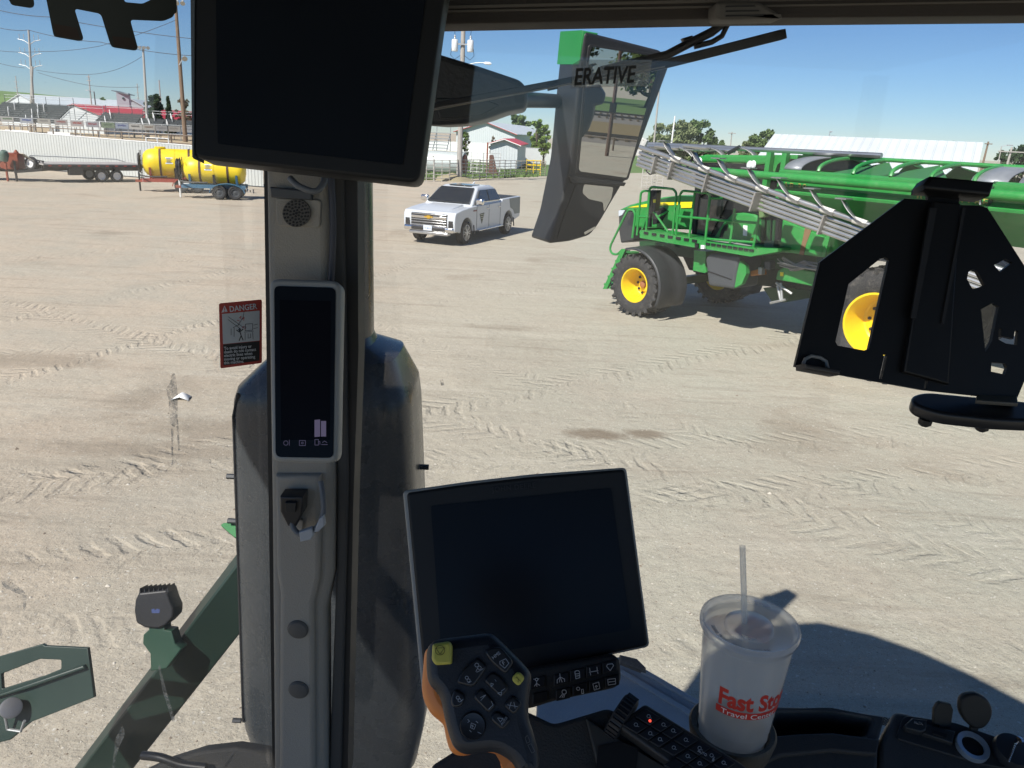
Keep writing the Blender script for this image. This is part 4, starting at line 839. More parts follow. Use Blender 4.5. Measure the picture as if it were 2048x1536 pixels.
    for s in(1,-1): guard(fw.x,fr,s,R(72),R(206),.92,1.22); guard(rw.x,rr_,s,R(40),R(160),1.0)
    # tank and frame
    tk=sp('fuel_tank',[(880,1060),(920,1022),(1150,1043),(1118,1200),(1105,1300),(905,1272),(893,1150)],1.45,.6,mat('tank_plastic',(.055,.06,.066),.55,bump=.1,bscale=200),bevel=.06,seg=3); sp('tank_seam',[(905,1158),(1085,1222),(1084,1230),(905,1166)],1.46,1.44,blackm,p=tk)
    sp('tank_bracket',[(1150,1080),(1195,1120),(1200,1180),(1165,1260),(1110,1290),(1128,1180)],1.42,1.3,green); sp('axle_leg',[(800,1000),(890,1010),(885,1120),(895,1165),(880,1175),(790,1155),(795,1110)],1.3,.7,green)
    sp('chassis_rail',[(380,930),(1740,1040),(1740,1180),(380,1010)],.55,-.55,green_dk); sp('chassis_rail',[(700,1020),(1900,1130),(1880,1330),(1200,1260),(760,1150)],.4,-.9,mat('chassis_dark',(.012,.02,.013),.7))
    sp('axle_beam',[(330,1240),(440,1240),(440,1300),(330,1300)],1.2,-1.2,green_dk)
    sp('work_lamp',[(850,960),(878,962),(876,990),(850,990)],1.66,1.6,mat('light_lens',(0,0,0))); sp('work_lamp',[(805,945),(830,950),(828,985),(803,980)],1.66,1.6,black)
    sp('filter_canister',[(1335,1080),(1385,1085),(1380,1150),(1332,1145)],1.1,.9,mat('canister',(.03,.035,.05),.4),bevel=.03); sp('orange_valve',[(1230,1160),(1310,1140),(1318,1190),(1230,1200)],1.1,.9,mat('valve_orange',(.5,.17,.02),.5),bevel=.02); sp('silver_filter',[(1290,1130),(1320,1135),(1315,1190),(1288,1185)],1.13,1.0,galv,bevel=.01)
    b=MB(); r=random.Random(5)
    for k in range(9):
        P=pts([(1440+r.random()*60,1050+r.random()*70),(1540+r.random()*40,1110+r.random()*50),(1640+r.random()*40,1080+r.random()*60),(1740+r.random()*50,1100+r.random()*60)],1.05+.02*k); b.path(P,.018,6)
    bld(b,'hydraulic_hose',mat('hose_grey',(.2,.2,.2),.5))
    lp=sp('lower_panel',[(1440,1160),(1500,1125),(1725,1165),(1718,1278),(1425,1225)],1.0,.3,green,bevel=.02)
    sp('decal',[(1460,1168),(1485,1170),(1483,1200),(1460,1198)],1.01,1.0,mat('stripe_yellow',(0,0,0)),p=lp)
    b=MB(); 
    for l in([(1430,1250),(1550,1335)],[(1465,1250),(1475,1390)],[(1385,1405),(1500,1380)],[(1440,1270),(1465,1390)]): b.path(pts(l,.8),.028,6)
    bld(b,'stay_bar',galv)
    sp('undertray',[(1330,1290),(1560,1290),(1500,1400),(1400,1400)],.5,-.5,green_dk)
    # ---- middle body box (below boom)
    bx=sp('conveyor_box',[(1478,765),(1820,905),(1775,1055),(1455,1010),(1468,880)],1.15,-.9,green,bevel=.02)
    sp('rust_band',[(1650,830),(1700,848),(1660,950),(1640,1038),(1606,1030),(1630,930)],1.158,1.14,mat('rust_brown',(.2,.12,.06),.8),p=bx)
    sp('box_rib',[(1822,870),(1845,880),(1800,1055),(1778,1052)],1.2,1.1,green,p=bx)
    b=MB(); 
    for x in(1330,1375,1420): b.path(pts([(x,770),(x-8,930)],.9),.045,7)
    bld(b,'hydraulic_cylinder',green_dk); b=MB(); b.path(pts([(1450,760),(1440,930)],1.0),.06,7); bld(b,'hose_bundle',black)
    sp('valve_block',[(1340,930),(1415,925),(1405,990),(1330,985)],1.2,.8,mat('block_grey_green',(.1,.16,.1),.6)); sp('rear_step_floor',[(1260,985),(1440,975),(1440,1000),(1260,1010)],1.4,.9,green_dk)
    # ---- hopper (angled side sheets, top rim, bows)
    yh=1.38
    tf=S(*c4(75,305),yh); tb=S(*c4(1520,395),yh); xf=tf.x; zt=(tf.z+tb.z)/2; xm=tb.x; xr=xm-3.2
    Z=lambda y_:S(*c4(300,y_),yh).z-S(*c4(300,318),yh).z+zt
    cs=[(yh-.02,zt),(yh+.06,Z(330)),(yh+.06,Z(378)),(yh,Z(386)),(yh-.0,Z(437)),(yh+.13,Z(470)),(yh+.12,Z(487)),(yh-.12,Z(540)),(yh-.4,Z(590)),(yh-.8,Z(660)),(.3,Z(720))]
    full=cs+[(-y,z) for y,z in cs[::-1]]
    b=MB(); n=len(full); vs=[V((x,y,z)) for x in(xf,xm) for y,z in full]; fs=[(i,i+1,n+i+1,n+i) for i in range(n-1)]+[tuple(range(n)),tuple(range(n,2*n))[::-1]]
    hop=bld(b.add(vs,fs[:-2]+[tuple(range(n)),tuple(range(n,2*n))]),'hopper',green,smooth=12)
    b=MB(); vs=[V((x,y*1.03,z+.04)) for x in(xm-.02,xr) for y,z in full]; bld(b.add(vs,fs),'rear_hopper',green,smooth=12)
    b=MB()
    for x,z in((xm-.05,0),): 
        for k in range(len(cs)-1): b.beam(V((x,cs[k][0]+.03,cs[k][1])),V((x,cs[k+1][0]+.03,cs[k+1][1])),.09,.05,up=(1,0,0))
    bld(b,'hopper_rib',green_dk,hop,smooth=0)
    # green pipe rail along the upper side
    p=S(*c3(850,385),yh+.22); q=S(*c4(1900,505),yh+.22); b=MB(); b.tube(V((p.x,yh+.22,p.z)),V((q.x,yh+.22,q.z)),.075,18); bld(b,'side_pipe',green)
    for px_ in(1380,1500): u=S(*c3(px_,300),1.0); bld(MB().beam((u.x,1.0,zt-.6),(u.x,1.0,zt+.28),.12,.1),'pipe_bracket',green,smooth=0)
    sp('boom_cradle',[(1395,268),(1600,268),(1590,300),(1500,295),(1440,340),(1420,400),(1395,390)],.9,.3,green)
    # panel lettering
    for s_,A,B_ in(('AB 30',(90,424),(175,430)),('JOHN DEERE',(1000,498),(1085,504))):
        p=S(*c4(*A),yh+.0)
        text('lettering',s_,M@MX.Translation((p.x,yh+.012,p.z-.03))@MX.Rotation(PI,4,'Z')@MX.Rotation(PI/2,4,'X'),.17,mat('letter_gold',(.45,.42,.1),.5),hop,bold=.02,sp=1.15)
    b=MB()
    for x0 in(310,705):
        for k in range(5): p=S(*c4(x0+k*17,348+ (x0-310)*.073+k*1.2),yh+.055); b.tube((p.x,yh+.045,zt-.13),(p.x,yh+.06,zt-.13),.013,6)
    bld(b,'rivets',white,hop,smooth=0)
    # arched covers
    hh=S(*c4(330,209),0).z-zt; print('HH',hh)
    def bow(x0,x1,end):
        b=MB(); rows=[]
        for x in(x0,x1): rows.append([V((x,yh*1.0*math.cos(PI*i/24),zt+.0+hh*math.sin(PI*i/24)**.9)) for i in range(25)])
        b.grid(rows); o=bld(b,'arched_cover',mat('cover_grey',(.3,.32,.34),.45,.4,var=.15),solid=.03,smooth=50)
        if end: 
            b=MB(); b.add([V((x0-.02,q.y*.97,zt+(q.z-zt)*.96)) for q in rows[0]],[tuple(range(25))]); bld(b,'end_panel',mat('end_panel_dark',(.06,.065,.07),.6),o,smooth=0)
            p=V((x0-.04,.5,zt+hh*.5)); bld(MB().box(p,(.01,.3,.16)),'label_plate',mat('pale_label2',(.35,.4,.45),.5),o,smooth=0)
        return o
    k1=S(*c4(210,305),yh); bow(xf-.06,k1.x,0); 
    b=MB(); b.add([V((xf-.3,yh*.97*math.cos(PI*i/24),zt+(hh-.03)*math.sin(PI*i/24)**.9)) for i in range(25)],[tuple(range(25))]); bld(b,'end_panel',mat('end_panel_dark',(.06,.065,.07),.6),smooth=0)
    k2=S(*c4(1370,385),yh); k3=S(*c4(1545,398),yh); bow(k2.x,k3.x-.15,0); bow(k3.x-.3,xr,0)
    k4=.5*(k1.x+k2.x)
    # top frame: long tubes, bows and deflector sheets
    zt2=zt+hh*.96; b=MB()
    for y in(.35,-.35): b.tube((k1.x+.6,y,zt2),(k2.x-.5,y,zt2),.035,8)
    bld(b,'top_rail',green)
    nb=5
    for i in range(nb):
        x=k1.x-.35+(k2.x-k1.x+.3)*i/(nb-1); b=MB(); P=[V((x,yh*math.cos(PI*j/16),zt+hh*.95*math.sin(PI*j/16)**.8)) for j in range(17)]; b.path(P,.035,7); bld(b,'top_bow',green,smooth=50)
    for f in(.38,.68):
        x=k1.x+(k2.x-k1.x)*f
        for s in(1,-1): b=MB(); b.prism([V((x+.55,s*1.25,zt-.02)),V((x-.55,s*1.25,zt-.02)),V((x,s*.35,zt+hh*.75))],(0,0,.02)); bld(b,'deflector',mat('deflector_green',(.03,.14,.045),.5),smooth=0)
    bld(MB().box(((xf+xm)/2,0,zt-.35),(xf-xm-.1,2.6,.04)),'load_floor',mat('hopper_inside',(.1,.12,.1),.8),smooth=0)
    sp('latch',[(1432,485),(1440,485),(1438,545),(1428,545)],yh+.2,yh+.15,galv,c=c4)
    # ---- folded boom: bundles of stainless tubes with spouts
    ybm=2.05
    A0=S(*c3(375,283),ybm); A1=S(*c3(2050,872),ybm); dv=(A1-A0); ext=A0+dv*1.55
    def boomset(name,A,E,yy,offs,rad):
        d=(E-A).normalized(); nn=V((d.z,0,-d.x)); 
        if nn.z<0: nn=-nn
        root=bld(MB().tube(A+nn*offs[0]+V((0,.05,0)),E+nn*offs[0]+V((0,.05,0)),rad*1.35,12),name,steel)
        for i,o in enumerate(offs[1:]): bld(MB().tube(A+nn*o,E+nn*o,rad,10),'boom_tube',steel,root)
        return root,d,nn
    bm,d,nn=boomset('boom',A0,ext,ybm,(.2,.085,.0,-.08,-.16),.036)
    def spout(u,root):
        c=A0+(ext-A0)*u+nn*.2+V((0,.05,0)); b=MB(); up=V((-d.x,0,-d.z))
        rows=[]
        for i in range(7):
            f=i/6; q=c+d*(.30-.55*f)+nn*(.02+.24*f**2.2); rows.append([q+V((0,-.13,0))+nn*(-.05),q+V((0,.1,0))+nn*0.0,])
        b.grid(rows); o=bld(b,'spout',mat('spout_steel',(.3,.3,.29),.45,.7),root,solid=.012,smooth=50)
        b=MB(); b.tube(c+d*.02,c+d*.26,.06,10); bld(b,'spout_sleeve',mat('sleeve_white',(.62,.6,.55),.6),root)
        b=MB(); b.box(c+d*-.27+nn*.27,(.2,.22,.02)); bld(b,'spout_tip',mat('spout_steel',(0,0,0)),root,smooth=0)
    L0=A0.x
    for q in((620,330),(835,395),(1040,450),(1275,520),(1510,590),(1765,680),(2010,760)):
        p=S(*c3(*q),ybm); u=(p.x-A0.x)/(ext.x-A0.x); spout(u,bm)
    for q in(510,640,920,1340,1870):
        p=S(*c3(q,400),ybm); u=(p.x-A0.x)/(ext.x-A0.x); c=A0+(ext-A0)*u; b=MB(); b.beam(c+nn*.13-V((0,-.05,0)),c-nn*.21+V((0,.05,0)),.03 if q!=1340 else .03,.16 if q!=1340 else .4,up=(0,1,0)); bld(b,'tube_bracket',mat('bracket_steel',(.36,.34,.31),.5,.6),bm,smooth=0)
    sp('boom_hook',[(1285,625),(1330,618),(1330,680),(1335,740),(1300,752),(1295,690)],ybm+.02,ybm-.15,mat('hook_green',(.1,.17,.06),.6),p=bm)
    # upper, far-side boom at the front
    B0=S(*c3(400,200),.6); B1=S(*c3(1110,235),.6); b=MB(); b.tube(B0,B1,.055,10); b.tube(B0+V((0,-.2,.05)),B1+V((-3,-.2,.05)),.05,10); bm2=bld(b,'boom',steel)
    for q in(530,770,1010,1250): 
        p=S(*c3(q,235),.75); b=MB(); rows=[]
        for i in range(6): f=i/5; rows.append([p+V((.35-.6*f,-.08,.05-.3*f**2.4)),p+V((.35-.6*f,.08,.05-.3*f**2.4))])
        b.grid(rows); bld(b,'spout',mat('spout_steel',(0,0,0)),bm2,solid=.012,smooth=50)
        if q<1200: b=MB(); b.tube(p+V((.3,0,.03)),p+V((1.0,0,.06)),.045,8); bld(b,'spout_sleeve',steel,bm2)
    b=MB(); P=pts([(375,270),(395,210),(415,150),(435,155),(400,230),(380,325)],ybm-.1); b.path(P,.06,7); b.path(pts([(395,190),(400,330),(470,330)],ybm-.2),.05,7); bld(b,'boom_tip',mat('tip_white',(.55,.55,.52),.5),bm)
    b=MB(); b.path(pts([(425,350),(435,395),(460,418),(490,410),(515,385)],ybm),.014,6); bld(b,'hose_loop',blackm,bm)
    b=MB(); b.path(pts([(740,375),(800,270)],1.2),.03,7); b.path(pts([(1060,255),(1150,205)],.8),.04,7); bld(b,'boom_strut',black)
spreader()
# ================================================================ our own machine: cab shell
cabin=mat('cab_trim',(.32,.295,.25),.7,var=.06,bump=.25,bscale=500); cabdk=mat('cab_trim_dark',(.03,.029,.027),.7,bump=.2,bscale=400); seal=mat('rubber_seal',(.012,.012,.012),.6)
charc=dusty('charcoal_cover',(.034,.039,.043),.27,dust=(.33,.32,.3),amt=.3,scale=230)
def glass_mat(name,dust,tint=(1,1,1),spec=1.0):
    m=bpy.data.materials.new(name); m.use_nodes=True; n=m.node_tree.nodes; l=m.node_tree.links; n.remove(n['Principled BSDF']); o=n['Material Output']
    tr=n.new('ShaderNodeBsdfTransparent'); tr.inputs[0].default_value=(*tint,1); gl=n.new('ShaderNodeBsdfGlossy'); gl.inputs['Roughness'].default_value=.02
    fr=fres(n,l,1.45); mu=n.new('ShaderNodeMath'); mu.operation='MULTIPLY'; mu.inputs[1].default_value=spec; l.new(fr.outputs[0],mu.inputs[0])
    mx=n.new('ShaderNodeMixShader'); l.new(mu.outputs[0],mx.inputs[0]); l.new(tr.outputs[0],mx.inputs[1]); l.new(gl.outputs[0],mx.inputs[2])
    df=n.new('ShaderNodeBsdfTranslucent'); df.inputs[0].default_value=(.6,.6,.58,1); d2=n.new('ShaderNodeBsdfDiffuse'); d2.inputs[0].default_value=(.6,.58,.54,1); ad=n.new('ShaderNodeMixShader'); ad.inputs[0].default_value=.5; l.new(df.outputs[0],ad.inputs[1]); l.new(d2.outputs[0],ad.inputs[2])
    tc=n.new('ShaderNodeTexCoord'); nz=n.new('ShaderNodeTexNoise'); nz.inputs['Scale'].default_value=160; nz.inputs['Detail'].default_value=6; nz.inputs['Roughness'].default_value=.8; l.new(tc.outputs['Object'],nz.inputs['Vector'])
    n2=n.new('ShaderNodeTexNoise'); n2.inputs['Scale'].default_value=4; n2.inputs['Detail'].default_value=5; l.new(tc.outputs['Object'],n2.inputs['Vector'])
    r=n.new('ShaderNodeMapRange'); r.inputs[1].default_value=.62; r.inputs[2].default_value=.8; r.inputs[4].default_value=dust*8; l.new(nz.outputs[0],r.inputs[0])
    r2=n.new('ShaderNodeMapRange'); r2.inputs[1].default_value=.3; r2.inputs[2].default_value=.75; r2.inputs[3].default_value=dust*.5; r2.inputs[4].default_value=dust*1.6; l.new(n2.outputs[0],r2.inputs[0])
    sm=n.new('ShaderNodeMath'); sm.operation='ADD'; sm.use_clamp=True; l.new(r.outputs[0],sm.inputs[0]); l.new(r2.outputs[0],sm.inputs[1])
    fx=n.new('ShaderNodeMixShader'); l.new(sm.outputs[0],fx.inputs[0]); l.new(mx.outputs[0],fx.inputs[1]); l.new(ad.outputs[0],fx.inputs[2]); l.new(fx.outputs[0],o.inputs[0]); return m
PV=PL((0,1.12,3),(1,0,0),(0,0,1)); PW=PL((0,1.24,3),(1,0,0),(0,0,1))
pq=at(533,800,1.14); PLft=PL((pq.x,pq.y,3),(math.cos(R(30)),math.sin(R(30)),0),(0,0,1))
cab=thing('vehicle_cab','dark interior of the machine cab with its grey corner pillar, header beam and windows','cab',(0,0,1.95))
def vplate(n,pl,o,m,**k): k.setdefault('parent',cab); return plate(n,pl,o,m,**k)
# roof, floor, rear wall (they shade the cab)
rp=[(-1.2,.95),(-1.0,1.12),(-.67,1.62),(-.27,1.94),(.04,2.05),(.35,2.1),(.71,1.97),(1.02,1.77),(1.28,1.52),(1.52,1.22),(1.6,-1.3),(-1.2,-1.3)]
MB().prism([V((x,y,4.07)) for x,y in rp],(0,0,.2)).build('roof',mat('cab_roof_black',(.015,.016,.016),.6),cab,bevel=.03)
MB().box((.2,-.25,1.98),(2.8,2.5,.06)).build('floor',cabdk,cab,smooth=0)
MB().box((.2,-1.3,2.2),(2.8,.05,.5)).build('rear_wall',cabdk,cab,smooth=0)
for x,y in((1.58,1.1),(1.58,-1.28),(-1.23,-1.28)): MB().box((x,y,3.0),(.08,.08,2.1)).build('cab_post',seal,cab,smooth=0)
MB().box((1.59,-.1,2.2),(.04,2.3,.45)).build('side_wall',cabdk,cab,smooth=0)
# header beam and wiper motor cover
PH=PL((0,1.1,3.9),(1,0,0),(0,.0,1))
vplate('header_beam',PH,[(700,-60),(3400,-120),(3400,10),(2150,30),(1500,36),(880,48),(700,52)],mat('header_dark',(.035,.028,.022),.7,bump=.2,bscale=300),t=.08,bev=.004)
for k,(y0,y1,h) in enumerate(((16,-8,6),(24,8,4))): vplate('header_seam',PH,[(870,y0-h/2),(2150,y1-h/2-6),(2150,y1+h/2-6),(870,y0+h/2)],mat('header_edge',(.12,.105,.085),.6),t=.006,off=.004)
wm=vplate('wiper_motor_cover',PH,[(1416,16),(1428,13),(1500,14),(1545,42),(1543,47),(1424,49),(1416,44)],mat('motor_cover',(.1,.092,.08),.65),t=.05,off=.045,bev=.005,rad=.004)
for k in range(3): vplate('vent_slot',PH,[(1434+k*0,23+k*9),(1488+k*8,22+k*9),(1491+k*8,24.5+k*9),(1433,26+k*9)],seal,t=.004,off=.047,parent=wm)
# pillar
vplate('pillar_seal',PV,[(528,300),(548,300),(560,1560),(546,1560)],seal,t=.06,off=.002)
pil=vplate('pillar_trim',PV,[(543,300),(664,300),(668,520),(676,950),(674,1130),(660,1200),(661,1560),(557,1560),(553,1000)],cabin,t=.05,off=.03,bev=.012,rad=.0)
vplate('trim_ridge',PV,[(566,930),(654,930),(652,1128),(640,1180),(641,1560),(571,1560),(574,1160),(567,1110)],mat('cab_trim_face',(.35,.32,.27),.72,var=.06,bump=.25,bscale=500),t=.03,off=.042,bev=.008,parent=pil)
vplate('pillar_strip',PV,[(662,300),(690,300),(700,950),(684,1560),(660,1560),(676,1130),(677,950)],mat('strip_grey',(.06,.058,.054),.7),t=.05,off=.012,bev=.004)
vplate('pillar_seal',PV,[(684,300),(716,300),(718,700),(708,1000),(696,1560),(680,1560),(694,950)],seal,t=.05,off=.004)
# frit dots next to the pillar and along the lower right edge of the glass
def frit_mat():
    m=bpy.data.materials.new('frit_dots'); m.use_nodes=True; n=m.node_tree.nodes; l=m.node_tree.links; b=n['Principled BSDF']; b.inputs['Base Color'].default_value=(.01,.01,.01,1); b.inputs['Roughness'].default_value=.5
    tc=n.new('ShaderNodeTexCoord'); mp=n.new('ShaderNodeMapping'); mp.inputs['Rotation'].default_value=(0,0,R(45)); mp.inputs['Scale'].default_value=(280,280,280); l.new(tc.outputs['Object'],mp.inputs[0])
    fr=n.new('ShaderNodeVectorMath'); fr.operation='FRACTION'; l.new(mp.outputs[0],fr.inputs[0]); sb=n.new('ShaderNodeVectorMath'); sb.operation='SUBTRACT'; sb.inputs[1].default_value=(.5,.5,0); l.new(fr.outputs[0],sb.inputs[0])
    sx=n.new('ShaderNodeSeparateXYZ'); l.new(sb.outputs[0],sx.inputs[0]); cx=n.new('ShaderNodeCombineXYZ'); l.new(sx.outputs[0],cx.inputs[0]); l.new(sx.outputs[1],cx.inputs[1])
    ln=n.new('ShaderNodeVectorMath'); ln.operation='LENGTH'; l.new(cx.outputs[0],ln.inputs[0]); lt=n.new('ShaderNodeMath'); lt.operation='GREATER_THAN'; lt.inputs[1].default_value=.36; l.new(ln.outputs[1],lt.inputs[0]); l.new(lt.outputs[0],b.inputs['Alpha']); return m
frit=frit_mat()
vplate('frit_band',PW,[(712,345),(722,345),(724,700),(714,1000),(702,1560),(694,1560),(704,1000)],frit,t=.001,off=.012)
vplate('frit_band',PL((0,1.1,3),(1,0,0),(0,0,1)),[(1640,1415),(1760,1424),(1860,1448),(2060,1492),(2060,1520),(1860,1470),(1760,1440),(1640,1425)],frit,t=.001,off=.012)
# window panes
gR=glass_mat('windscreen_glass',.014); gL=glass_mat('side_glass',.028,spec=1.6)
vplate('front_window',PW,[(700,20),(2200,10),(2200,1700),(690,1700)],gR,t=.005)
vplate('left_window',PLft,[(-500,-200),(540,-60),(552,1640),(-500,1700)],gL,t=.005)
# speaker and clips on the pillar
spk=vplate('speaker_panel',PV,[(566,392),(655,396),(652,450),(568,447)],cabin,t=.012,off=.036,bev=.002,rad=.006)
vplate('speaker_grille',PV,circ(609,421,27,24),mat('grille_trim',(.1,.093,.082),.7),t=.008,off=.041,parent=spk)
b=MB()
for rr,n in((0,1),(6,6),(12,11),(18,16),(23.5,20)):
    for k in range(n):
        u,v=PV.uv(609+rr*math.cos(2*PI*k/n+rr),421+rr*math.sin(2*PI*k/n+rr)); b.tube(PV.pt(u,v,.0405),PV.pt(u,v,.0425),.0014 if rr else .0017,8)
b.build('grille_hole',blackm,spk)
vplate('cable_clip',PV,[(560,370),(640,378),(640,396),(562,390)],mat('clip_grey',(.05,.055,.06),.5),t=.01,off=.046,bev=.002)
def cable(name,pts,pl,off,r,m,parent): 
    P=[pl.pt(*pl.uv(x,y),o if o is not None else off) for x,y,o in pts]; o=[]
    for i in range(len(P)-1):
        a=P[max(0,i-1)]; p=P[i]; q=P[i+1]; d=P[min(len(P)-1,i+2)]
        for k in range(6):
            t=k/6; o.append(.5*((2*p)+(q-a)*t+(2*a-5*p+4*q-d)*t*t+(3*p-a-3*q+d)*t**3))
    o.append(P[-1]); return MB().path(o,r,8).build(name,m,parent,smooth=60,fix=False)
greyc=mat('cable_grey',(.13,.14,.15),.5)
cable('cable',[(605,352,.06),(625,366,.07),(655,376,.07),(668,362,.06),(664,348,.05),(650,340,.05)],PV,.06,.0045,greyc,cab)
cable('cable',[(672,352,.03),(676,450,.03),(672,560,.03)],PV,.03,.005,mat('cable_blue',(.03,.035,.05),.5),cab)
vplate('tape_wrap',PL((pq.x,pq.y-.005,3),PLft.ex,(0,0,1)),[(529,370),(541,368),(541,424),(531,420)],mat('clear_tape',(.32,.33,.33),.3),t=.004,off=.03,bev=.001)
conn=vplate('connector',PV,[(588,952),(632,952),(630,986),(622,1000),(616,1012),(602,1008),(594,992),(588,980)],black,t=.03,off=.075,bev=.003); vplate('latch',PV,[(600,960),(620,960),(619,978),(601,978)],seal,t=.008,off=.081,parent=conn,bev=.001)
vplate('blank_cover',PV,[(597,1012),(622,1012),(620,1036),(598,1035)],mat('cab_trim_face',(0,0,0)),t=.006,off=.048,bev=.001,rad=.003)
cable('cable',[(608,1000,.07),(614,1012,.075),(628,1020,.08),(648,1016,.08),(664,1000,.08),(670,980,.075),(668,955,.07),(660,930,.06)],PV,.07,.0045,greyc,cab)
vplate('cable_tag',PV,[(628,1012),(652,1004),(656,1016),(650,1026),(630,1030)],mat('tag_white',(.42,.44,.46),.6),t=.01,off=.088,bev=.002); vplate('cable_tag',PV,[(664,990),(673,982),(676,1000),(664,1012),(655,1013)],mat('tag_white',(0,0,0)),t=.01,off=.086,bev=.002)
for x,y in((610,1228),(611,1346)):
    u,v=PV.uv(x,y); MB().lathe([(.0172,0),(.0172,.003),(.0145,.006),(.008,.0075),(.001,.008)],PV.pt(u,v,.041),PV.n,28,cap=(True,True)).build('plug_cap',mat('plug_cap_trim',(.11,.103,.092),.6),pil)
# lower dark sill at the left
vplate('window_sill',PL((0,1.0,2.3),(1,0,0),(0,.6,1)),[(250,1560),(330,1522),(400,1500),(470,1492),(548,1505),(552,1560)],cabdk,t=.05,bev=.008)
cable('cable',[(290,1508,.01),(330,1510,.02),(372,1524,.02),(420,1530,.02)],PL((0,1.0,2.3),(1,0,0),(0,.6,1)),.02,.008,black,cab)
# ================================================================ displays
def gloss(name,c=(.004,.005,.007),r=.12): return mat(name,c,r,var=.0,spec=.12)
scr=gloss('screen_glass',(.009,.012,.017),r=.3); bez=mat('bezel_black',(.013,.014,.015),.5,spec=.3); bezg=mat('bezel_grey',(.3,.3,.28),.5)
def display(label,name,pl,out,inn,rad,t=.045,frame=bez,rim=None):
    o=plate(name,pl,out,frame,t=t,bev=.004,rad=rad); tag(o,label,'display')
    cx=sum(p[0] for p in out)/len(out); cy=sum(p[1] for p in out)/len(out)
    if rim: plate('rim',pl,rim,bezg,t=t*.6,off=-.002,parent=o,bev=.003,rad=rad)
    plate('screen',pl,inn,scr,t=.002,off=.0012,parent=o,rad=.003); return o
PU=facing(620,170,.86,tilt=R(-6)); up=display('large blank black monitor hanging from the roof at the upper left','ceiling_monitor',PU,[(388,-70),(900,-60),(886,12),(838,366),(386,316)],[(432,-60),(858,-50),(806,330),(436,288)],.012)
plate('case_edge',PU,[(381,-70),(390,-70),(388,318),(385,314)],mat('edge_blue_grey',(.1,.12,.14),.5),t=.03,off=.001,parent=up)
PC=facing(610,740,1.03,tilt=R(4)); cd_=plate('corner_display',PC,[(538,556),(682,561),(675,926),(543,924)],bezg,t=.03,bev=.005,rad=.014); tag(cd_,'tall narrow display with a grey frame mounted on the cab pillar','display')
plate('screen',PC,[(549,572),(672,576),(667,916),(552,914)],scr,t=.003,off=.0015,parent=cd_,rad=.008); plate('display_area',PC,[(560,600),(662,603),(660,880),(563,880)],gloss('lcd_dark',(.007,.008,.012),.15),t=.001,off=.0021,parent=cd_)
ic=mat('icon_dim',(.05,.045,.075),.6,emit=(.1,.09,.16,.25))
for p in([(630,840),(641,839),(641,873),(630,874)],[(643,842),(653,842),(653,873),(643,873)]): plate('level_bar',PC,p,mat('bar_violet',(.05,.045,.075),.6,emit=(.12,.1,.17,.35)),t=.0006,off=.0026,parent=cd_)
strokes('symbol',PC,[circ(573,886,4.5,10),[(580,880),(580,891)],[(600,881),(612,881),(612,891),(600,891),(600,881)],circ(606,886,2,6),[(631,879),(638,879),(638,890),(631,890),(631,879)],[(638,883),(641,883),(641,889)],[(644,889),(656,889)],[(646,885),(650,882),(655,885)]],1.2,ic,cd_,off=.003)
PM=facing(1050,1120,.98,tilt=R(6),yaw=R(-4)); lo=display('large blank black touchscreen standing in front of the joystick','touchscreen_monitor',PM,[(812,985),(930,968),(1060,953),(1250,938),(1297,1292),(1060,1342),(850,1382)],[(862,1012),(1222,976),(1262,1258),(884,1322)],.006,t=.04,rim=[(804,982),(930,964),(1060,949),(1253,935),(1300,1295),(1060,1346),(843,1389)])
textpx('maker_name','JOHN DEERE',PM,(985,984),(1098,972),10,mat('emboss_dark',(.02,.021,.022),.5),lo,off=.0012,sp=1.1)
# switch panel below the touchscreen
PS=facing(1150,1360,.93,tilt=R(14)); sw=plate('switch_panel',PS,[(1030,1352),(1057,1341),(1227,1311),(1240,1318),(1243,1360),(1233,1376),(1107,1403),(1060,1418),(1030,1420)],mat('panel_taupe',(.04,.038,.034),.65,bump=.15,bscale=400),t=.03,bev=.004,rad=.008); tag(sw,'dark button panel with white symbols under the large touchscreen','switch panel')
icw=mat('icon_white',(.8,.81,.8),.6); btn=mat('button_black',(.01,.01,.011),.5)
f8=lambda x,y:(1040+x/6.8267,1290+y/6.8267)
for (x,y) in((560,460),(780,400),(1000,345),(1225,290),(590,665),(815,600),(1040,550),(1255,490),(240,510),(270,715)):
    w2,h2=100,78; sl_=-.24
    plate('button',PS,[f8(x-w2,y-h2-w2*sl_),f8(x+w2,y-h2+w2*sl_),f8(x+w2,y+h2+w2*sl_),f8(x-w2,y+h2-w2*sl_)],btn,t=.006,off=.003,parent=sw,bev=.0012,rad=.002)
F8=lambda l:[f8(*q) for q in l]; cc=lambda x,y,r,n=12:[f8(*q) for q in circ(x,y,r,n)]
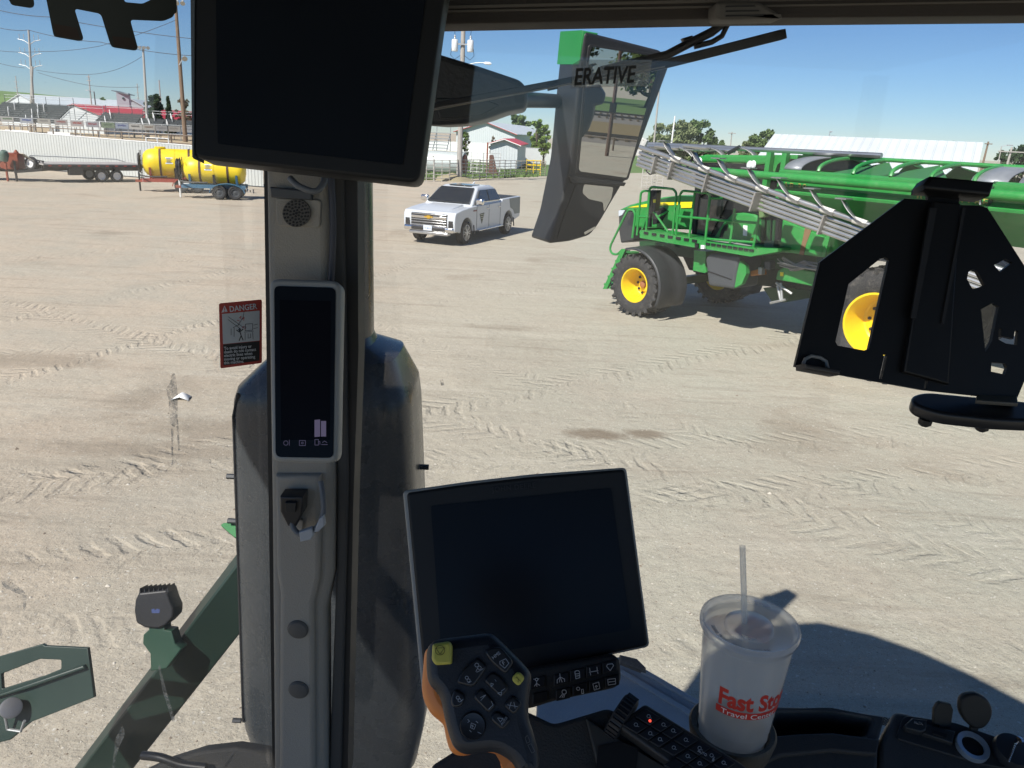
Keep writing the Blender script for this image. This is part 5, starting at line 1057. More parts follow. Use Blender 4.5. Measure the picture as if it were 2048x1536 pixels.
strokes('symbol',PS,[F8([(540,385),(545,430),(505,470),(505,515)]),F8([(545,430),(535,500)]),F8([(545,430),(572,500)]),F8([(545,430),(605,460),(605,495)]),
 F8([(745,360),(765,345),(795,345),(808,360),(812,440),(760,455),(745,360)]),F8([(752,390),(805,385)]),F8([(757,420),(805,412)]),F8([(940,365),(1060,345)]),F8([(945,310),(952,350)]),F8([(1045,295),(1050,335)]),F8([(955,375),(960,405)]),F8([(1055,360),(1060,385)]),
 F8([(1175,285),(1190,258),(1255,250),(1272,275),(1225,345),(1175,285)]),cc(600,635,30),F8([(575,665),(540,710)]),F8([(590,672),(570,712)]),F8([(605,675),(595,710)]),cc(790,590,22),F8([(835,600),(860,597),(865,655),(840,657),(835,600)]),
 F8([(990,525),(1070,500),(1085,585),(1010,610),(990,525)]),F8([(1035,590),(1035,545),(1020,565)]),F8([(1035,545),(1055,560)]),F8([(1190,465),(1295,450),(1300,525),(1200,540),(1190,465)]),F8([(1205,500),(1290,490)]),cc(225,465,18),F8([(185,460),(205,462)]),F8([(245,458),(258,456)]),F8([(225,490),(228,560)]),F8([(222,520),(195,555)]),F8([(230,520),(268,545)])],1.3,icw,sw,off=.0042)
# ================================================================ joystick
PJ=facing(960,1400,.70,tilt=R(20)); f7=lambda x,y:(830+x/5.564,1260+y/5.564); J=lambda l:[f7(*q) for q in l]
js=plate('joystick',PJ,J([(118,200),(180,130),(260,95),(560,60),(800,28),(880,45),(1190,355),(1285,465),(1300,540),(1265,800),(1265,1000),(1330,1180),(1395,1430),(1400,1620),(1160,1640),(1080,1480),(900,1370),(760,1380),(560,1412),(430,1340),(370,1200),(320,1000),(270,740),(130,600),(112,400)]),mat('grip_black',(.018,.021,.027),.42,bump=.1,bscale=600),t=.045,bev=.011,rad=.008); tag(js,'black and orange multifunction joystick with yellow buttons','joystick')
plate('orange_shell',PJ,J([(62,230),(118,180),(300,200),(600,300),(900,900),(1000,1300),(1060,1390),(1180,1640),(960,1640),(925,1430),(760,1400),(520,1452),(420,1440),(350,1380),(310,1240),(290,1110),(260,1060),(130,960),(45,790),(28,640)]),mat('orange_grip',(.85,.27,.06),.4),t=.04,off=-.022,parent=js,bev=.012,rad=.006)
ybt=mat('button_yellow',(.55,.5,.09),.5); ink=mat('ink_black',(.01,.01,.01),.6)
plate('button',PJ,J([(205,165),(240,150),(390,128),(420,180),(415,380),(240,392),(196,330)]),ybt,t=.016,off=.012,parent=js,bev=.003,rad=.002)
strokes('symbol',PJ,[J(circ(292,228,52,18)),J([(248,205),(340,200),(292,272),(248,205)])],.9,ink,js,off=.0128)
plate('button',PJ,J([(1145,450),(1230,530),(1150,632),(1065,545)]),ybt,t=.01,off=.006,parent=js,bev=.002,rad=.004)
strokes('symbol',PJ,[J([(1130,520),(1150,545)]),J([(1150,545),(1145,580)]),J([(1150,545),(1175,570)]),J([(1120,530),(1140,535)])],.8,ink,js,off=.0068)
jb=mat('key_black',(.014,.016,.02),.35)
for q in([(770,250),(840,190),(960,190),(1100,360),(1010,500),(860,370)],[(700,300),(810,410),(650,640),(460,590),(540,430)],[(450,650),(560,720),(530,850),(420,870),(395,770)],[(860,460),(960,520),(1050,650),(960,760),(760,560)],[(740,640),(910,830),(820,930),(640,740)],[(1080,720),(1200,820),(1100,950),(980,840)],[(900,890),(1070,1000),(980,1120),(830,990)]): plate('button',PJ,J(q),jb,t=.01,off=.004,parent=js,bev=.002,rad=.004)
u,v=PJ.uv(*f7(645,1065)); MB().lathe([(.0118,0),(.0118,.002),(.0108,.004),(.006,.003),(.001,.003)],PJ.pt(u,v,0),PJ.n,30).build('thumb_dial',jb,js)
icj=mat('icon_blue_grey',(.4,.44,.5),.6)
strokes('symbol',PJ,[J(circ(690,390,22,8)),J(circ(720,420,20,8)),J([(690,470),(760,430)]),J([(700,420),(680,465)]),J(circ(580,530,18,8)),J(circ(600,560,18,8)),J([(590,590),(630,570)]),J(circ(480,750,18,8)),J(circ(500,780,18,8)),J([(500,800),(540,770)]),J([(845,590),(850,630),(875,600),(845,590)]),J([(890,550),(905,570)]),J([(920,700),(965,690),(960,725),(920,700)]),J([(960,680),(1000,650)]),J([(730,750),(790,720),(735,780)]),J([(850,790),(870,830),(820,880)]),J([(1030,830),(1140,850)]),J([(1050,870),(1070,800)]),J([(1100,800),(1115,870)]),J([(920,975),(980,980),(950,1020),(920,975)]),J([(630,1030),(680,1050),(660,1100),(620,1080),(630,1030)]),J([(590,990),(610,1010),(590,1025)]),J([(680,1010),(705,1030)]),J([(610,1110),(630,1130)]),J([(700,1130),(740,1150)]),J([(945,350),(1010,320),(1045,370),(1000,425),(945,380),(945,350)])],.9,icj,js,off=.005)
textpx('lettering','HMS',PJ,f7(872,330),f7(960,262),7,icj,js,off=.0046); textpx('lettering','F',PJ,f7(985,395),f7(1015,375),8,icj,js,off=.0046); textpx('lettering','AUTO',PJ,f7(970,1060),f7(1020,990),5,icj,js,off=.0046); textpx('lettering','B',PJ,f7(640,1080),f7(665,1065),5,icj,js,off=.006)
for q in([(1225,1200),(1250,1170),(1280,1240),(1245,1260)],[(1255,1280),(1290,1265),(1335,1350),(1300,1370)]): strokes('symbol',PJ,[J(q+[q[0]])],.9,mat('icon_grey',(.12,.12,.12),.6),js,off=.0005)
# ================================================================ arm console and keypad
PA=facing(1250,1480,.80,tilt=R(40)); arm_=plate('arm_console',PA,[(1050,1418),(1108,1446),(1216,1414),(1275,1442),(1480,1560),(1050,1700),(880,1700),(860,1530),(940,1480)],mat('console_taupe',(.05,.047,.042),.7,bump=.2,bscale=400),t=.05,bev=.006,rad=.006); tag(arm_,'dark taupe arm console in front of the joystick','console')
plate('raised_edge',PA,[(1172,1440),(1345,1545),(1200,1560)],mat('console_edge',(.055,.052,.047),.6),t=.012,off=.006,parent=arm_,bev=.003)
plate('recess',PA,[(1195,1498),(1240,1488),(1275,1500),(1268,1560),(1190,1560)],blackm,t=.004,off=.0075,parent=arm_)
b=MB(); c=PA.pt(*PA.uv(1242,1436),.0); ax=(PA.ex*.8+PA.ey*-.6).normalized(); b.lathe([(.022,-.008),(.025,-.006),(.025,.006),(.022,.008)],c,ax,40)
for k in range(30):
    an=2*PI*k/30; x=ax.orthogonal().normalized(); y=ax.cross(x); e=c+(x*math.cos(an)+y*math.sin(an))*.0252; b.beam(e-ax*.006,e+ax*.006,.002,.002)
b.build('thumb_wheel',mat('wheel_blue_black',(.015,.018,.024),.5),arm_)
kp=plate('keypad',PA,[(1286,1419),(1232,1458),(1240,1470),(1420,1600),(1530,1580),(1472,1535)],mat('keypad_frame',(.03,.031,.033),.5),t=.02,off=.02,bev=.003,rad=.004); tag(kp,'dark keypad with pale symbols and a small red light beside the cup','keypad')
def K(u,v): return (1287+u*180+v*-47,1431+u*110+v*31)
def key(u0,u1,v0,v1): plate('key',PA,[K(u0,v0),K(u1,v0),K(u1,v1),K(u0,v1)],mat('key_blue_black',(.012,.016,.024),.4),t=.006,off=.0225,parent=kp,bev=.001,rad=.001)
for u0,u1 in((0,.16),(.17,.28),(.29,.40),(.42,.56),(.58,.70),(.71,.83),(.85,.97)):
    for v0,v1 in((0,.48),(.52,1.0)): key(u0,u1,v0,v1)
    if u0>.5: key(u0,u1,1.04,1.5)
sy=[]
for u,v in((.08,.22),(.08,.75),(.235,.2),(.235,.75),(.34,.75),(.34,.2),(.49,.25),(.49,.75),(.64,.25),(.64,.75),(.77,.25),(.77,.75),(.9,.25)):
    x,y=K(u,v); sy.append(circ(x,y,3.4,8)); sy.append([(x+2,y+3),(x+6,y+4)])
strokes('symbol',PA,sy,1,icj,kp,off=.024); u,v=PA.uv(1294,1455); MB().lathe([(.0016,0),(.0012,.001)],PA.pt(u,v,.023),PA.n,10).build('indicator_light',mat('led_red',(.8,.05,.03),.4,emit=(1,.1,.06,.7)),kp)
textpx('lettering','AUTO',PA,(1386,1516),(1400,1524),5,icj,kp,off=.0245); textpx('lettering','B',PA,(1414,1534),(1422,1538),6,icj,kp,off=.0245)
# ================================================================ side tray with cup holder and sockets
PT=PL(C0+ray(1480,1470)*.93,(1,0,0),(0,math.cos(R(18)),math.sin(R(18)))); tr_m=mat('tray_plastic',(.055,.054,.053),.6,bump=.2,bscale=500)
tray=plate('side_tray',PT,[(1386,1464),(1400,1430),(1440,1418),(1555,1412),(1662,1416),(1771,1431),(1757,1482),(1752,1700),(1461,1700),(1440,1530)],tr_m,t=.05,bev=.004,rad=.006,holes=[[(1552,1424),(1662,1421),(1744,1437),(1733,1471),(1662,1468),(1540,1477)]],hrad=.006); tag(tray,'dark plastic side tray with a cup holder and an open pocket','tray')
plate('pocket_floor',PT,[(1530,1416),(1662,1414),(1760,1430),(1745,1480),(1662,1478),(1520,1484)],blackm,t=.004,off=-.045,parent=tray)
plate('front_skirt',PT,[(1528,1478),(1600,1472),(1662,1470),(1757,1483),(1751,1514),(1662,1506),(1560,1516),(1461,1560),(1440,1545)],mat('tray_dark',(.035,.034,.033),.65,bump=.2,bscale=500),t=.012,off=.006,parent=tray,bev=.003)
hol=plate('socket_panel',PT,[(1788,1423),(1806,1424),(2070,1500),(2090,1700),(1756,1700),(1760,1490)],tr_m,t=.05,bev=.005,rad=.006); tag(hol,'dark panel with power sockets at the lower right corner','socket panel')
plate('inset_plate',PT,[(1804,1438),(1815,1434),(1910,1448),(2060,1500),(2040,1545),(1960,1530),(1795,1480),(1792,1472)],mat('inset_dark',(.028,.03,.032),.6),t=.006,off=.003,parent=hol,bev=.001,rad=.004)
plate('socket_cover',PT,[(1818,1446),(1848,1450),(1846,1470),(1836,1474),(1806,1466),(1803,1460)],mat('cover_dark',(.025,.028,.03),.5),t=.01,off=.012,parent=hol,bev=.002)
textpx('lettering','AUX',PT,(1821,1458),(1838,1461),5,mat('label_grey',(.25,.26,.27),.6),hol,off=.0125)
plate('usb_block',PT,[(1850,1456),(1906,1470),(1900,1494),(1840,1474)],mat('cover_dark',(0,0,0)),t=.01,off=.009,parent=hol,bev=.002); plate('usb_slot',PT,[(1862,1470),(1888,1478),(1886,1485),(1860,1476)],blackm,t=.002,off=.0105,parent=hol)
for pts_ in(([(1872,1418),(1880,1405),(1900,1408),(1908,1422),(1903,1455),(1870,1448)]),): 
    PF=PL(PT.hit(1890,1462)+V((0,0,0)),(1,0,0),(0,.25,1)); o=plate('socket_flap',PF,[(1869,1420),(1876,1408),(1882,1405),(1902,1409),(1907,1420),(1902,1456),(1868,1448)],mat('flap_black',(.008,.009,.008),.6),t=.006,off=0,parent=hol,bev=.001); plate('flap_hinge',PF,[(1880,1445),(1892,1448),(1890,1472),(1876,1468)],mat('flap_black',(0,0,0)),t=.004,parent=hol)
PF=PL(PT.hit(1948,1478),(1,0,0),(0,.25,1)); plate('socket_cap',PF,[(1922,1400),(1933,1390),(1957,1387),(1978,1400),(1987,1420),(1984,1440),(1970,1458),(1950,1460),(1932,1445),(1921,1425)],mat('flap_black',(0,0,0)),t=.01,parent=hol,bev=.003,rad=.006); plate('cap_hinge',PF,[(1943,1455),(1957,1457),(1952,1482),(1940,1480)],mat('flap_black',(0,0,0)),t=.005,parent=hol)
u,v=PT.uv(1940,1500); MB().lathe([(.0125,.002),(.0125,.006),(.018,.007),(.0185,.005),(.0185,0)],PT.pt(u,v,.004),PT.n,32,cap=(False,False)).build('socket_ring',mat('ring_blue_silver',(.45,.55,.65),.3,.6),hol); MB().lathe([(.0125,.003),(.001,.003)],PT.pt(u,v,.004),PT.n,24).build('socket_hole',blackm,hol)
u,v=PT.uv(2018,1512); MB().lathe([(.021,0),(.022,.004),(.02,.012),(.001,.014)],PT.pt(u,v,.004),PT.n,28).build('round_plug',mat('plug_blue_black',(.02,.024,.03),.5),hol); MB().lathe([(.004,0),(.004,.008),(.001,.009)],PT.pt(*PT.uv(2022,1502),.018),PT.n,12).build('chain_stud',chrome,hol)
b=MB(); 
for k in range(10): f=k/9; b.lathe([(.0002,-.0012),(.0012,0),(.0002,.0012)],PT.pt(*PT.uv(2017-14*f,1506+34*f),.02),(0,0,1),8)
b.build('bead_chain',chrome,hol)
# ================================================================ drink cup
lid=C0+ray(1499,1249)*.80; LR=.80*97/F; CH=.142; cx=V((lid.x,lid.y,lid.z-CH)); e0=V((C0.x-lid.x,C0.y-lid.y,0)).normalized(); er=V((-e0.y,e0.x,0))
def clear_mat(name,col,alpha,rough=.2):
    m=bpy.data.materials.new(name); m.use_nodes=True; n=m.node_tree.nodes; l=m.node_tree.links; n.remove(n['Principled BSDF']); o=n['Material Output']
    t_=n.new('ShaderNodeBsdfTransparent'); t_.inputs[0].default_value=(.93,.94,.95,1); d=n.new('ShaderNodeBsdfTranslucent'); d.inputs[0].default_value=(*col,1); d2=n.new('ShaderNodeBsdfDiffuse'); d2.inputs[0].default_value=(*col,1); g_=n.new('ShaderNodeBsdfGlossy'); g_.inputs['Roughness'].default_value=rough
    a=n.new('ShaderNodeMixShader'); a.inputs[0].default_value=.4; l.new(d.outputs[0],a.inputs[1]); l.new(d2.outputs[0],a.inputs[2])
    lw=n.new('ShaderNodeLayerWeight'); lw.inputs[0].default_value=.35; mr=n.new('ShaderNodeMapRange'); mr.inputs[3].default_value=alpha; mr.inputs[4].default_value=min(1,alpha+.45); l.new(lw.outputs['Facing'],mr.inputs[0])
    b_=n.new('ShaderNodeMixShader'); l.new(mr.outputs[0],b_.inputs[0]); l.new(t_.outputs[0],b_.inputs[1]); l.new(a.outputs[0],b_.inputs[2])
    fr=fres(n,l,1.4); c=n.new('ShaderNodeMixShader'); l.new(fr.outputs[0],c.inputs[0]); l.new(b_.outputs[0],c.inputs[1]); l.new(g_.outputs[0],c.inputs[2]); l.new(c.outputs[0],o.inputs[0]); return m
cupm=clear_mat('frosted_plastic',(.92,.92,.9),.22); lidm=clear_mat('lid_plastic',(.8,.84,.9),.26,.12)
cup=thing('drink_cup','frosted plastic drink cup with red lettering, lid and straw in the cup holder','cup',cx)
r0,r1=.0355,LR*.93
MB().lathe([(r0*.95,.003),(r0,0),(r0*1.0,.004),(r0*1.02,.012),(r0*1.045,.0125),(r0*1.05,.024),(r0*1.075,.0245),(r1,CH-.004)],cx,n=56,cap=(True,False)).build('cup_body',cupm,cup,smooth=50)
MB().lathe([(LR*.93,-.012),(LR*.96,-.006),(LR,-.004),(LR*1.01,.0),(LR*.99,.004),(LR*.95,.0035),(LR*.93,-.001),(LR*.86,-.004),(LR*.5,-.0045),(LR*.49,.0005),(LR*.45,.002),(LR*.1,.0015)],lid,n=56,cap=(False,True)).build('lid',lidm,cup,smooth=50)
def bendtext(name,s,size,a0,z,m,off=.0006,xs=1,bold=0,parent=None):
    o=text(name,s,MX.Identity(4),size,m,None,bold=bold,ext=.0001,xs=1); me=o.data
    for vv in me.vertices:
        zz=z+vv.co.y; rr=r0*1.075+(r1-r0*1.075)*(zz-.0245)/(CH-.0285)+off+vv.co.z; a=a0+vv.co.x*xs/rr; p=e0*(rr*math.cos(a))+er*(rr*math.sin(a)); vv.co=(p.x,p.y,zz)
    bpy.data.objects.remove(o); o=bpy.data.objects.new(name,me); return link(o,MX.Translation(cx),parent)
red=mat('print_red',(.55,.035,.025),.5)
zt_=.068
bendtext('lettering','Fast Stop',.0285,R(-26),zt_,red,xs=.78,bold=.035,parent=cup)
b=MB(); rows=[]
for i in range(30):
    a=R(-28)+R(135)*i/29; q=[]
    for zz in(zt_-.0115,zt_-.003): zz2=zz+.002*math.cos(a*1.2)*0; rr=r0*1.075+(r1-r0*1.075)*(zz2-.0245)/(CH-.0285)+.0005; q.append(cx+e0*(rr*math.cos(a))+er*(rr*math.sin(a))+V((0,0,zz2)))
    rows.append(q)
b.grid(rows); b.build('printed_band',red,cup,smooth=0)
bendtext('lettering','Travel Center',.0085,R(-20),zt_-.0102,white,off=.0009,xs=1.25,parent=cup)
b=MB(); rows=[]
for i in range(20):
    a=R(150)+R(110)*i/19; q=[]
    for zz in(CH-.045,CH-.018): rr=r0*1.075+(r1-r0*1.075)*(zz-.0245)/(CH-.0285)+.0004; q.append(cx+e0*(rr*math.cos(a))+er*(rr*math.sin(a))+V((0,0,zz)))
    rows.append(q)
b.grid(rows); b.build('printed_band',clear_mat('print_red_behind',(.6,.12,.1),.22),cup,smooth=0)
sb=lid+V((0,0,-.03)); st=at(1485,1092,lid.y+.004); MB().tube(sb,st,.003,14,caps=False).build('straw',clear_mat('straw_plastic',(.9,.9,.87),.3),cup)
b=MB(); r=random.Random(2)
for k in range(26):
    a=R(-70)+R(110)*k/26; 
    if k%6==5: continue
    p=lid+(e0*math.cos(a)+er*math.sin(a))*LR*.74+V((0,0,-.004)); b.box(p,(.0022,.0035,.001),a)
b.build('embossed_mark',lidm,cup,smooth=0)
u=cx+V((0,0,.0)); MB().lathe([(r0*1.02,-.012),(r0*1.2,-.012),(r0*1.32,.010),(r0*1.26,.013),(r0*1.12,.012),(r0*1.04,.004)],u,n=44,cap=(False,False)).build('cup_holder',mat('holder_brown',(.06,.055,.045),.6,bump=.2,bscale=400),tray,smooth=50)
# ================================================================ tablet bracket
PB=facing(1830,600,.70,tilt=R(4),yaw=R(6)); bkm=mat('bracket_black',(.006,.006,.0065),.45,spec=.35)
br=plate('tablet_mount',PB,[(1828,379),(1839,364),(1962,376),(1953,402),(1918,399),(1918,410),(1959,411),(1975,416),(2062,552),(2075,700),(2033,800),(1847,780),(1660,746),(1590,733),(1640,524),(1809,397),(1856,400),(1856,390),(1827,388)],bkm,t=.004,
 holes=[[(1761,517),(1772,515),(1778,519),(1738,698),(1729,701),(1675,691),(1671,683),(1697,568)],[(1937,544),(1945,538),(1954,541),(1970,571),(1945,578),(1934,558)],[(1962,619),(1986,605),(1998,613),(1984,682),(1971,705)],[(1988,530),(2011,518),(2025,525),(2000,544)],[(1998,656),(2004,657),(2002,672),(2027,678),(2030,661),(2037,662),(2034,690),(2012,687),(1997,679)],[(1983,725),(2011,727),(2015,735),(2010,749),(1982,743)],[(1766,709),(1775,709),(1773,717),(1764,758),(1758,757),(1768,714)],[(1853,723),(1863,724),(1852,778),(1847,777),(1858,728)]]); tag(br,'black steel tablet bracket with cut out openings at the right','bracket')
plate('centre_channel',PB,[(1858,405),(1914,410),(1890,770),(1800,745)],bkm,t=.012,off=.006,parent=br,bev=.002); plate('channel_groove',PB,[(1850,420),(1864,421),(1822,640),(1812,638)],mat('groove_dark',(.012,.012,.013),.6),t=.002,off=.0075,parent=br); plate('channel_groove',PB,[(1915,420),(1921,421),(1878,650),(1872,649)],mat('groove_dark',(0,0,0)),t=.002,off=.0075,parent=br)
plate('top_lip',PB,[(1826,379),(1838,364),(1963,376),(1954,403),(1826,390)],bkm,t=.02,off=.018,parent=br,bev=.003)
hk=plate('hook',PB,[(1590,731),(1660,744),(1656,754),(1590,742)],mat('hook_grey',(.05,.045,.04),.5),t=.02,off=.02,parent=br,bev=.002); 
P=[PB.pt(*PB.uv(x,y),.004) for x,y in((1602,729),(1606,719),(1618,713),(1636,716),(1648,724),(1651,737))]; MB().path(P,.0016,7).build('hook_slot',mat('slot_light',(.3,.29,.27),.5),br)
PD=PL(PB.hit(1935,800)+V((0,.01,0)),(1,0,0),(0,math.cos(R(10)),math.sin(R(10)))); bs=plate('mount_arm',PD,[(1822,790),(1850,783),(2090,806),(2900,880),(2900,925),(2090,842),(1990,838),(1880,826),(1826,808)],mat('arm_blue_black',(.012,.014,.018),.35),t=.012,off=0,bev=.003,rad=.01); tag(bs,'blue black flat mounting arm carrying the tablet bracket','mounting arm')
for x,y in((1860,824),(1975,834)): MB().lathe([(.006,0),(.006,-.005),(.004,-.007)],PD.pt(*PD.uv(x,y-10),-.012),PD.n,8).build('bolt_head',black,bs)
plate('clamp_lip',PD,[(1950,800),(2030,803),(2032,818),(1948,812)],mat('clamp_grey',(.12,.11,.09),.5),t=.004,off=.006,parent=bs,bev=.001)
# ================================================================ stickers on the glass, plus a painted-on reflection
PLd=PL(PLft.pt(0,0,.008),PLft.ex,(0,0,1))
dg=plate('danger_decal',PLd,[(438,607),(524,599),(524,726),(441,737)],mat('decal_red',(.42,.05,.035),.5),t=.0012,rad=.003); tag(dg,'red DANGER sticker about electric lines on the left window glass','sticker')
plate('picture_field',PLd,[(444,628),(519,621),(519,681),(446,688)],mat('decal_white',(.5,.53,.54),.5),t=.0006,off=.0004,parent=dg)
plate('text_field',PLd,[(446,689),(519,682),(519,721),(447,731)],mat('decal_black',(.012,.012,.013),.5),t=.0006,off=.0004,parent=dg,rad=.001)
wt=mat('decal_letter',(.6,.62,.63),.5)
textpx('heading','DANGER',PLd,(459,623.5),(520,616.5),11,wt,dg,off=.0008,bold=.012,xs=.83)
plate('warning_triangle',PLd,[(443,625),(449,611),(455,623)],wt,t=.0005,off=.0006,parent=dg); strokes('exclamation_mark',PLd,[[(449,615),(449,620)],[(449,622),(449,623)]],1.6,mat('decal_red',(0,0,0)),dg,off=.001)
for i,s in enumerate(('To avoid injury or','death do not contact','electric lines when','moving or operating','this machine.')): textpx('text_line',s,PLd,(448,699.5+i*7.2),(500,695+i*7.2),6.0,wt,dg,off=.0008,bold=.008,xs=.82)
dk_=mat('decal_ink',(.02,.02,.022),.6)
strokes('picture_line',PLd,[[(456,633),(487,655),(490,653)],[(456,639),(480,657)],[(488,622),(486,634),(476,650),(466,655)],[(491,648),(505,647),(505,660),(490,661),(491,648)],[(488,664),(507,662)],[(490,666),(490,680)],[(505,664),(506,678)],[(496,667),(496,676),(501,675),(501,667)],[(507,650),(515,648)],[(507,657),(515,655)],[(462,657),(462,670)],[(468,655),(468,673)]],.9,dk_,dg,off=.0009)
strokes('picture_person',PLd,[circ(479,659,1.6,8),[(479,661),(482,671),(478,681)],[(482,671),(486,680)],[(473,660),(479,664),(486,658)]],1.9,dk_,dg,off=.0009)
strokes('picture_spark',PLd,[[(478,636),(482,632),(481,638)],[(484,639),(488,634),(487,641)],[(474,640),(479,642)],[(484,656),(488,652)],[(488,658),(492,655)]],1.1,mat('decal_red',(0,0,0)),dg,off=.0009)
wd_=mat('decal_dark_green',(.022,.028,.024),.5)
f1=lambda x,y:(x/3.793,y/3.793)
lt=[(300,-260),(1340,-260),(1340,100),(1325,100),(1312,130),(1240,160),(988,150),(1047,365),(1030,385),(860,360),(840,345),(765,105),(565,65),(635,295),(610,313),(420,280),(405,265)]
w1=plate('window_lettering',PLd,[f1(*q) for q in lt],wd_,t=.0015,rad=.004,holes=[[f1(*q) for q in((930,-60),(945,15),(1080,28),(1150,-5),(1150,-60))]],hrad=.003); tag(w1,'dark green block letter decal, larger piece with two slanted legs at the top left','window decal')
for q in([(405,180),(580,210),(610,300),(425,270)],[(850,275),(1010,290),(1035,370),(870,350)]): plate('letter_edge',PLd,[f1(*p) for p in q],mat('decal_brown',(.04,.024,.016),.6),t=.0005,off=.0003,parent=w1)
w2=plate('window_lettering',PLd,[f1(*q) for q in((-40,-120),(235,-120),(263,40),(240,62),(85,38),(70,0))],wd_,t=.0015,rad=.004); tag(w2,'small dark letter decal end at the top edge, left of the slanted legs','window decal')
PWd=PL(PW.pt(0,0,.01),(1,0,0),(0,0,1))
st_=plate('reflected_name',PWd,[(1146,128),(1160,119),(1304,120),(1298,172),(1143,175)],clear_mat('reflection_film',(.5,.52,.5),.25),t=.0006); tag(st_,'pale painted-on glass reflection reading ERATIVE in front of the mirror','window decal')  # translucent plate and letters imitate a sign's reflection in the windscreen
textpx('lettering','ERATIVE',PWd,(1147,170),(1272,164),33,mat('reflection_ink',(.006,.007,.007),.6),st_,off=.001,shear=.2,bold=.022,xs=.74)
def smear_mat():
    m=clear_mat('dried_dirt',(.42,.42,.4),.5); n=m.node_tree.nodes; l=m.node_tree.links; o=n['Material Output']; s0=o.inputs[0].links[0].from_socket; t=n.new('ShaderNodeBsdfTransparent'); tc=n.new('ShaderNodeTexCoord'); z=n.new('ShaderNodeTexNoise'); z.inputs['Scale'].default_value=70; z.inputs['Detail'].default_value=8; z.inputs['Roughness'].default_value=.8; l.new(tc.outputs['Object'],z.inputs[0])
    r=n.new('ShaderNodeMapRange'); r.inputs[1].default_value=.42; r.inputs[2].default_value=.62; l.new(z.outputs[0],r.inputs[0]); x=n.new('ShaderNodeMixShader'); l.new(r.outputs[0],x.inputs[0]); l.new(t.outputs[0],x.inputs[1]); l.new(s0,x.inputs[2]); l.new(x.outputs[0],o.inputs[0]); return m
smm=smear_mat()
for q in ([(344,748),(350,746),(356,790),(355,840),(349,856),(340,848),(337,800),(332,778),(340,766)],[(352,838),(356,838),(360,900),(356,902)],[(342,858),(347,858),(346,930),(343,930)],[(0,1160),(30,1168),(52,1186),(46,1192),(10,1176)],[(46,1190),(54,1190),(50,1222),(46,1220)],[(232,1475),(246,1450),(250,1470),(236,1500),(228,1540),(224,1536)],[(320,1330),(332,1380),(350,1440),(344,1442),(326,1386),(316,1334)]): plate('dirt_streak',PLd,q,smm,t=.0004,parent=cab,rad=.003)
for q in ([(880,760),(886,758),(888,770),(882,772)],): plate('dirt_streak',PWd,q,smm,t=.0004,parent=cab,rad=.002)
# ================================================================ outside parts of our machine
# exhaust and intake cover behind the pillar
YF=1.62; zc=lambda y:at(657,y,YF).z; hd_=.16; YM=YF+hd_; xl=at(466,1000,YF+.03).x; xr_=at(846,900,YF+hd_*1.7).x; cxm=(xl+xr_)/2; hw=(xr_-xl)/2
def ring(x,y,z,a,b_,e=4,n=40): 
    o=[]
    for i in range(n):
        t=2*PI*i/n; c,s=math.cos(t),math.sin(t); o.append(V((x+a*abs(c)**(2/e)*(1 if c>0 else -1),y+b_*abs(s)**(2/e)*(1 if s>0 else -1),z)))
    return o
xt0=at(585,550,YM).x; xt1=at(745,550,YM).x; cxt=(xt0+xt1)/2; hwt=(xt1-xt0)/2
xt0=cxm-.02-(xt1-cxm) if 0 else xt0; ex=thing('exhaust_cover','tall charcoal exhaust cover outside the glass behind the cab pillar','exhaust',(cxm,YF+hd_,1.5))
xlb=at(474,1450,YF+.03).x; xrb=at(866,1450,YF+hd_*1.7).x; cxb=(xlb+xrb)/2; hwb=(xrb-xlb)/2
MB().loft([ring(cxb,YF+hd_,zc(1560),hwb*.9,hd_*.9,5),ring(cxb,YF+hd_,zc(1490),hwb*.98,hd_,5),ring(cxb,YF+hd_,zc(1450),hwb,hd_,5),ring(cxm,YF+hd_,zc(852),hw,hd_,5),ring(cxm,YF+hd_,zc(825),hw*.985,hd_*.98,5),ring(cxm+.003,YF+hd_,zc(800),hw*.95,hd_*.95,5),ring((cxm+cxt)/2+.02,YF+hd_,zc(735),hw*.68,hd_*.8,4),ring(cxt,YF+hd_,zc(715),hwt*1.06,hwt*1.06,3),ring(cxt,YF+hd_,zc(700),hwt,hwt,2.5)]).build('cover',charc,ex,smooth=40)
MB().loft([ring(cxt,YF+hd_,zc(712),hwt,hwt,2.4),ring(cxt,YF+hd_,zc(300),hwt,hwt,2.4)]).build('stack_pipe',charc,ex,smooth=50)
b=MB(); b.path([V((cxb-hwb*.93,YF+.032,zc(1470))),V((cxm-hw*.93,YF+.032,zc(852))),V((cxm-hw*.86,YF+.03,zc(805)))],.004,6); b.build('panel_seam',blackm,ex)
for x,y in((463,953),(848,934),(474,1441),(757,716),(465,1042)): MB().lathe([(.007,-.012),(.007,.012)],at(x,y,YM),(1,0,0),6).build('bolt',mat('bolt_dark',(.05,.052,.055),.5,.5),ex)
PG=PL(at(458,1055,YM),(1,0,0),(0,.8,.6)); gb=plate('green_bracket',PG,[(441,1050),(446,1046),(485,1042),(485,1080),(468,1073)],mat('bracket_green',(.015,.16,.04),.4),t=.012,bev=.001,rad=.004,parent=ex)
